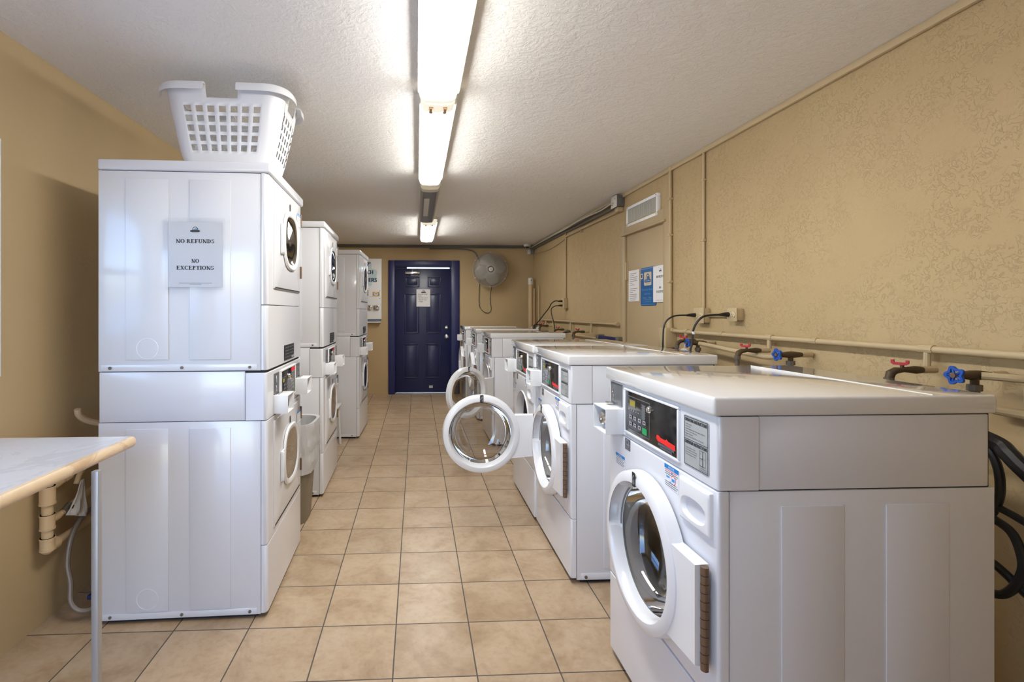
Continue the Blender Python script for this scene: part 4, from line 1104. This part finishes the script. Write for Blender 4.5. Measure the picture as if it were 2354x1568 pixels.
def red_valve(y, z, lab, small=False, out=True):
    t = thing('hose_valve', lab, 'valve', (1.865, y, z), 0, 'red-handled hose valves')
    b = B(); b.tube([(0, 0, 0), (-.06, .002, 0)], .013, 'tan', 10); b.tube([(-.05, 0, 0), (-.075, 0, 0), (-.085, 0, 0), (-.115, 0, 0), (-.12, 0, 0), (-.15, 0, -.002), (-.168, 0, -.012), (-.175, 0, -.035)], lambda q: .0115+.003*math.sin(q*9), 'iron', 12); b.done('valve_body', t)
    b = B(); b.cyl((-.175, 0, -.028), (-.175, 0, -.048), .0155, 'irongrey', n=8); b.cyl((-.175, 0, -.048), (-.176, 0, -.10), .0105, 'irongrey', n=12); b.done('hose_coupling', t)
    b = B(); b.cyl((-.125, 0, .008), (-.125, 0, .022), .006, 'iron', n=8)
    A = [(x*.68,   .004+z*.60) for x, z in [(-.036, .052), (-.036, .032), (-.024, .022), (.024, .022), (.036, .032), (.036, .052), (.024, .052), (.022, .038), (-.022, .038), (-.024, .052)]]
    fr = (V3((-.125-.0, .006, 0)), V3((.5, -.86, 0)).normalized(), V3((0, 0, 1))); b.prism(A, fr, .010, 'redvalve'); tag(b.done('handle', t), 'red wing handle')
    return t
def blue_valve(y, z, lab):
    t = thing('hose_valve', lab, 'valve', (1.90, y, z), 0, 'blue-wheel hose valves')
    b = B(); b.tube([(0, 0, 0), (-.05, 0, 0)], .013, 'tan', 10); b.tube([(-.045, 0, 0), (-.07, 0, 0), (-.09, 0, 0), (-.12, 0, 0), (-.135, 0, 0), (-.16, 0, 0)], lambda q: .010+.006*math.sin(q*PI), 'iron', 12)
    b.tube([(-.105, 0, -.005), (-.105, 0, -.035)], .011, 'iron', 10); b.done('valve_body', t)
    b = B(); b.cyl((-.105, 0, -.03), (-.105, 0, -.05), .019, 'irongrey', n=8); b.cyl((-.105, 0, -.05), (-.105, 0, -.09), .013, 'irongrey', n=12); b.done('hose_coupling', t)
    b = B(); c = V3((-.172, 0, 0)); n = 40; ring = []
    for i in range(n):
        a = 2*PI*i/n; r = .0225+.0045*math.cos(5*a); d = V3((0, math.cos(a), math.sin(a)))
        ring.append([b.v(c+d*(r+dr)+V3((dx, 0, 0))) for dr, dx in ((.0045, -.004), (.0045, .004), (-.0045, .004), (-.0045, -.004))])
    for i in range(n): b.bridge(ring[i], ring[(i+1) % n], 'bluevalve')
    for k in range(5):
        a = 2*PI*k/5; d = V3((0, math.cos(a), math.sin(a))); b.tube([c, c+d*.024], .0036, 'bluevalve', 6)
    tag(b.done('handwheel', t), 'blue star handwheel')
    b = B(); b.cyl(c+V3((.015, 0, 0)), c+V3((-.008, 0, 0)), .008, 'brown', n=10); b.done('wheel_nut', t)
    return t
red_valve(7.02, 1.145, 'red-handled valve farthest back, first from the back corner')
red_valve(6.66, 1.140, 'red-handled valve second from the back corner')
red_valve(5.94, 1.115, 'red-handled valve below the far outlet box')
red_valve(5.20, 1.118, 'red-handled valve with a black hose beside the tan service door')
red_valve(3.10, 1.145, 'red-handled valve right behind the blue wheel at the second washer')
red_valve(2.50, 1.130, 'red-handled valve between the first and second washers')
red_valve(1.672, 1.126, 'red-handled valve above the nearest washer lid')
blue_valve(3.04, 1.135, 'blue-wheel valve with a hanging paper tag behind the second washer')
blue_valve(2.265, 1.128, 'blue-wheel valve in the gap between the first two washers')
blue_valve(1.490, 1.130, 'blue-wheel valve above the nearest washer lid')
b = B(); b.lathe([(0, .028), (.0015, .028), (.0015, 0)], (1.70, 3.035, 1.075), (-1, -.6, 0), 'offwhite', 20); b.tube([(1.70, 3.035, 1.10), (1.71, 3.035, 1.13)], .0015, 'offwhite', 5)
tag(b.done('valve_tag'), 'round pale paper tag hanging from the blue-wheel valve by the second washer', 'tag')
for yy, xx in ((7.1, 1.70), (6.93, 1.735)):
    b = B(); b.lathe([(0, .034), (.0015, .034), (.0015, 0)], (xx, yy, 1.085), (-1, -.8, 0), 'offwhite', 20); b.tube([(xx, yy, 1.118), (xx+.01, yy, 1.15)], .0015, 'offwhite', 5)
    tag(b.done('valve_tag'), 'round white tag hanging at the farthest red valve, '+('left one' if xx < 1.72 else 'right one'), 'tag', 'round tags at the farthest valve')
def hose(pts, lab, r=.012, sm=6):
    b = B(); b.tube(pts, r, 'rubber', 10, sm); return tag(b.done('water_hose'), lab, 'hose', 'black washer hoses')
hose([(1.66, 5.21, 1.125), (1.60, 5.24, 1.105), (1.56, 5.27, 1.05), (1.55, 5.28, .95), (1.56, 5.2, .7)], 'black hose arching off the red valve by the tan service door', .013)
hose([(1.69, 5.20, 1.03), (1.69, 5.20, .9), (1.66, 5.15, .6)], 'short black hose hanging straight under the valve by the tan service door', .012)
hose([(1.60, 1.62, 1.01), (1.72, 1.53, .975), (1.80, 1.443, .929), (1.80, 1.402, .90), (1.80, 1.365, .866), (1.81, 1.2, .72)], 'thick dark hose sloping down at the right frame edge behind the nearest washer', .024)
hose([(1.80, 1.50, .95), (1.80, 1.443, .883), (1.80, 1.425, .809), (1.80, 1.434, .735), (1.79, 1.47, .66), (1.75, 1.55, .58)], 'dark hose hanging almost straight down just behind the nearest washer', .012)
hose([(1.70, 1.60, .76), (1.77, 1.50, .742), (1.80, 1.435, .728), (1.80, 1.365, .711), (1.80, 1.25, .67)], 'thin black hose crossing to the right wall behind the nearest washer', .011)
hose([(1.72, 1.60, .715), (1.78, 1.49, .705), (1.80, 1.435, .685), (1.80, 1.391, .66), (1.80, 1.368, .592), (1.80, 1.375, .538), (1.80, 1.402, .483), (1.79, 1.435, .458), (1.75, 1.52, .455)], 'black hose looping into a ring behind the nearest washer', .0125)
hose([(1.77, 1.56, .64), (1.785, 1.47, .57), (1.80, 1.435, .545), (1.815, 1.413, .520), (1.825, 1.365, .480), (1.83, 1.2, .40)], 'lowest black hose crossing the looped hose behind the nearest washer', .0125)
# stand pipes in the back corner
b = B(); b.cyl((1.82, 7.74, 0), (1.82, 7.74, 1.80), .037, 'pvc', n=20); b.cyl((1.82, 7.74, 1.77), (1.82, 7.74, 1.86), .043, 'pvcwhite', n=20); b.lathe([(0, .043), (.014, .036), (.024, .02), (.026, 0)], (1.82, 7.74, 1.86), (0, 0, 1), 'pvcwhite', 20); b.box(1.81, 1.83, 7.694, 7.70, 1.83, 1.84, 'ink')
tag(b.done('stand_pipe'), 'tan stand pipe with a white cap in the back right corner', 'pipe')
conduit('thin_pipe', [(1.86, 7.66, .3), (1.86, 7.66, 1.70)], .012, 'tan', 'thin tan pipe beside the white-capped stand pipe', 'pipe', 10)
conduit('thin_pipe', [(1.885, 7.48, .3), (1.885, 7.48, 1.74)], .010, 'tan', 'thinnest tan pipe right of the white-capped stand pipe', 'pipe', 10)
# blue rail on the tan door
b = B(); b.box(1.845, 1.868, 4.42, 4.92, 1.060, 1.095, 'bluetrim', .003); rl = tag(b.done('broom_rail'), 'dark blue rail with grey end clips low on the tan service door', 'rail')
for yy in (4.42, 4.92):
    b = B(); b.box(1.842, XR-.002, yy-.035, yy+.035, 1.060, 1.102, 'irongrey', .004); b.done('end_clip', rl)

# ------------------------------------------------------------------ vent grille and signs on the tan door
vt = thing('vent_grille', 'cream louvred vent grille above the tan service door', 'vent', (XR-.001, 4.02, 2.18))
b = B(); hy, hz = .285, .088
for (a0, a1, c0, c1) in ((-hy, hy, hz-.025, hz), (-hy, hy, -hz, -hz+.025), (-hy, -hy+.025, -hz+.025, hz-.025), (hy-.025, hy, -hz+.025, hz-.025)): b.box(-.030, 0, a0, a1, c0, c1, 'vendwhite', .004)
b.box(-.006, 0, -hy+.01, hy-.01, -hz+.01, hz-.01, 'dark'); b.done('frame', vt)
for i in range(26):
    yy = -hy+.036+i*.0199; b = B(); b.box(-.026, -.014, yy-.0050, yy+.0050, -hz+.026, hz-.026, 'grille', .001); b.done('slat', vt)
for yy, zz in ((-hy+.02, -hz+.012), (hy-.02, -hz+.012), (-hy+.02, hz-.012), (hy-.02, hz-.012)):
    b = B(); b.cyl((-.030, yy, zz), (-.032, yy, zz), .005, 'boxgrey', n=8); b.done('screw', vt)
def wf(y, z, x=None): return (V3((x if x else XR-.016, y, z)), V3((0, -1, 0)), V3((0, 0, 1)))   # reader on the aisle side
fr = wf(4.285, 1.425); p = paper_sheet('rules_notice', fr, .205, .272, 'white typed rules sheet, leftmost of three notices on the tan service door')
b = B(); f2 = front(fr); zz = .245
for i, w in enumerate([.13, .08, .15, .14, .14, .05, .09, .0, .15, .11, .06, .14, .13, .13, .11]):
    if w: rect2(b, f2, .028, .028+w, zz-.0032, zz, 'inkgrey')
    zz -= .0165
b.done('lettering', p, smooth=0)
b = B(); fr = wf(4.045, 1.385, XR-.018); b.prism(rrect(0, .262, 0, .315, .015), fr, -.004, 'bluesign'); p = tag(b.done('blue_sign', smooth=0), 'blue laundry room sign with cream logo panel, middle of the three notices', 'sign')
b = B(); f2 = front(fr)
poly2(b, f2, rrect(.062, .190, .165, .275, .012), 'cream'); f3 = front(fr, .0012)
ell2(b, f3, .128, .215, .034, .048, 'bluesign', 0, 20, 0, 180); ell2(b, f3, .128, .215, .026, .038, 'cream', .0003, 20, 0, 180); rect2(b, f3, .118, .152, .217, .240, 'bluesign', .0006); poly2(b, f3, rrect(.072, .182, .190, .216, .010), 'bluesign', .0008); rect2(b, f3, .09, .166, .201, .205, 'cream', .0011); rect2(b, f3, .095, .16, .180, .183, 'teal', .0003)
rect2(b, f2, .002, .036, .225, .268, 'marker'); rect2(b, f3, .010, .028, .232, .262, 'ink')
for i, s in enumerate(['The laundry Will Be', 'Locked From', '10:00pm - 7:00am']): put_text(b, s, f2, .117, .125-i*.034, .014, 'teal', .0098*len(s), 'C')
rect2(b, f2, .035, .19, .030, .0325, 'teal'); rect2(b, f2, .035, .19, .046, .0485, 'teal')
for (a0, a1, c0, c1) in ((.006, .256, .303, .306), (.006, .256, .009, .012)): rect2(b, f2, a0, a1, c0, c1, 'teal')
b.done('lettering', p, smooth=0)
fr = wf(3.815, 1.410, XR-.024); p = paper_sheet('refund_notice', fr, .195, .285, 'white NO REFUNDS sheet partly hidden by the thick tan pipe, rightmost of the three notices')
b = B(); f2 = front(fr)
washer_logo(b, f2, .118, .245, .020)
put_serif(b, 'NO REFUND', f2, .118, .190, .0175, 'ink', 1.15); put_serif(b, 'NO', f2, .112, .105, .0165, 'ink', 1.1); put_serif(b, 'EXCEPTION', f2, .118, .0735, .0165, 'ink', 1.15)
rect2(b, f2, .05, .19, .0135, .0155, 'inkgrey'); b.done('lettering', p, smooth=0)

# ------------------------------------------------------------------ pipes under the table, left wall
dpz = thing('drain_pipe', 'tan drain stack with couplings and elbow on the left wall under the table', 'pipe', (-1.553, 2.13, 0))
b = B(); b.tube([(0, 0, .345), (0, 0, .80)], .021, 'pvc', 14)
for z0, z1, r in ((.525, .60, .029), (.42, .482, .027), (.332, .385, .027)): b.cyl((0, 0, z0), (0, 0, z1), r, 'pvc', n=16); b.cyl((0, 0, z0), (0, 0, z0+.006), r+.002, 'pvc', n=16); b.cyl((0, 0, z1-.006), (0, 0, z1), r+.002, 'pvc', n=16)
b.sphere((0, 0, .342), .028, 'pvc', 14); b.cyl((0, .01, .342), (0, .05, .342), .025, 'pvc', n=14); b.tube([(0, .03, .342), (0, .75, .36)], .016, 'pvc', 12); b.done('pipe_run', dpz)
for z, ln, e in ((.585, .13, 0), (.445, .13, 1)):
    b = B(); b.tube([(0, .02+i*.006, z+i*.0008) for i in range(int(ln/.006)+1)], lambda q: .0125+.003*math.sin(q*60), 'pvc', 10)
    b.done('threaded_branch', dpz)
conduit('supply_pipe', [(-1.553, 2.25, .462), (-1.553, 2.85, .56)], .015, 'pvc', 'tan pipe rising behind the nearest dryer from the rag-wrapped valve', 'pipe', 10)
b = B(); b.tube([(-1.553, 2.222, .452), (-1.553, 2.262, .470)], .017, 'irongrey', 10); b.cyl((-1.535, 2.235, .47), (-1.515, 2.235, .47), .010, 'iron', n=10); tag(b.done('stop_valve'), 'small dull metal valve below the grey rag', 'valve')
b = B(); g = []
for i in range(9):
    row = []
    for j in range(9):
        u, v = i/8, j/8; w = .25+.75*v
        row.append(b.v((-1.515+.014*math.sin(u*13+v*4)*v, 2.225+(.12-.10*(1-v))*(u-.25)+.055*(1-v), .575-.125*v-.055*u*v)))
    g.append(row)
for i in range(8):
    for j in range(8): b.face([g[i][j], g[i+1][j], g[i+1][j+1], g[i][j+1]], 'rag')
o = tag(b.done('rag', norm=False), 'grey torn cloth rag hanging over the valve under the table', 'rag'); md = o.modifiers.new('t', 'SOLIDIFY'); md.thickness = .004
conduit('supply_hose', [(-1.53, 2.27, .560), (-1.53, 2.30, .605), (-1.53, 2.36, .63), (-1.53, 2.5, .63)], .012, 'pvc', 'tan hose arching up from the grey rag', 'hose', 10, 5)
conduit('gas_hose', [(-1.40, 2.215, .062), (-1.415, 2.185, .045), (-1.452, 2.165, .055), (-1.485, 2.17, .09), (-1.50, 2.19, .16), (-1.52, 2.20, .24), (-1.52, 2.225, .34), (-1.52, 2.29, .40), (-1.52, 2.40, .42)], .011, 'braid', 'grey braided metal hose curving to the floor behind the table leg', 'hose', 10, 6)
b = B(); b.tube([(-1.395, 2.22, .066), (-1.372, 2.235, .088)], .015, 'chrome', 8); b.box(-1.44, -1.40, 2.20, 2.225, .075, .095, 'bluetrim', .004); tag(b.done('hose_coupling'), 'shiny coupling at the floor end of the braided hose', 'fitting')
conduit('vent_hose', [(-1.50, 2.40, .80), (-1.53, 2.34, .83), (-1.545, 2.31, .86), (-1.545, 2.30, .89)], .014, 'pvc', 'short pale hose end poking up beside the nearest dryer', 'hose', 10, 5)

# ------------------------------------------------------------------ daylight and camera
wd = bpy.data.worlds.new('sky'); bpy.context.scene.world = wd; wd.use_nodes = True
nt = wd.node_tree; bg = nt.nodes['Background']; sky = nt.nodes.new('ShaderNodeTexSky'); sky.sky_type = 'NISHITA'; sky.sun_disc = False; sky.sun_elevation = math.radians(48); sky.sun_rotation = math.radians(120)
tint = nt.nodes.new('ShaderNodeMixRGB'); tint.blend_type = 'MULTIPLY'; tint.inputs['Fac'].default_value = 1; tint.inputs['Color2'].default_value = (.89, .96, 1.10, 1)
nt.links.new(sky.outputs[0], tint.inputs['Color1']); nt.links.new(tint.outputs[0], bg.inputs[0]); bg.inputs[1].default_value = 1.2
def portal(loc, rot, sx, sy):
    l = bpy.data.lights.new('daylight_portal', 'AREA'); l.shape = 'RECTANGLE'; l.size = sx; l.size_y = sy; l.cycles.is_portal = True
    o = bpy.data.objects.new('daylight_portal', l); C.objects.link(o); o.location = loc; o.rotation_euler = rot; return o
portal((XL-.19, (WY0+WY1)/2, (WZ0+WZ1)/2), (0, -PI/2, 0), WZ1-WZ0, WY1-WY0)
portal(((EX0+EX1)/2, YF-.19, EZ/2), (PI/2, 0, 0), EX1-EX0, EZ)
# pale paving outside the added entrance and the window
b = B(); b.box(-14, 14, -16, YF-.21, -.12, -.02, 'concrete'); b.box(-14, XL-.21, YF-.21, 12, -.12, -.02, 'concrete'); struct(b.done('ground'))

cd = bpy.data.cameras.new('camera'); co = bpy.data.objects.new('camera', cd); C.objects.link(co)
cd.sensor_width = 36; cd.sensor_fit = 'HORIZONTAL'; cd.lens = 1122/2354*36
cd.shift_x = (1177-1011)/2354; cd.shift_y = -(784-716.5)/2354
cd.clip_start = .05
co.location = (0, 0, 1.335); co.rotation_euler = (PI/2, 0, -.0470)
S = bpy.context.scene; S.camera = co
S.view_settings.view_transform = 'Standard'; S.view_settings.look = 'None'; S.view_settings.gamma = 1; S.view_settings.exposure = .2
S.view_settings.use_curve_mapping = False
S.cycles.max_bounces = 10; S.cycles.diffuse_bounces = 6; S.cycles.glossy_bounces = 5; S.cycles.transparent_max_bounces = 16
S.cycles.sample_clamp_indirect = 6; S.cycles.caustics_reflective = False; S.cycles.caustics_refractive = False
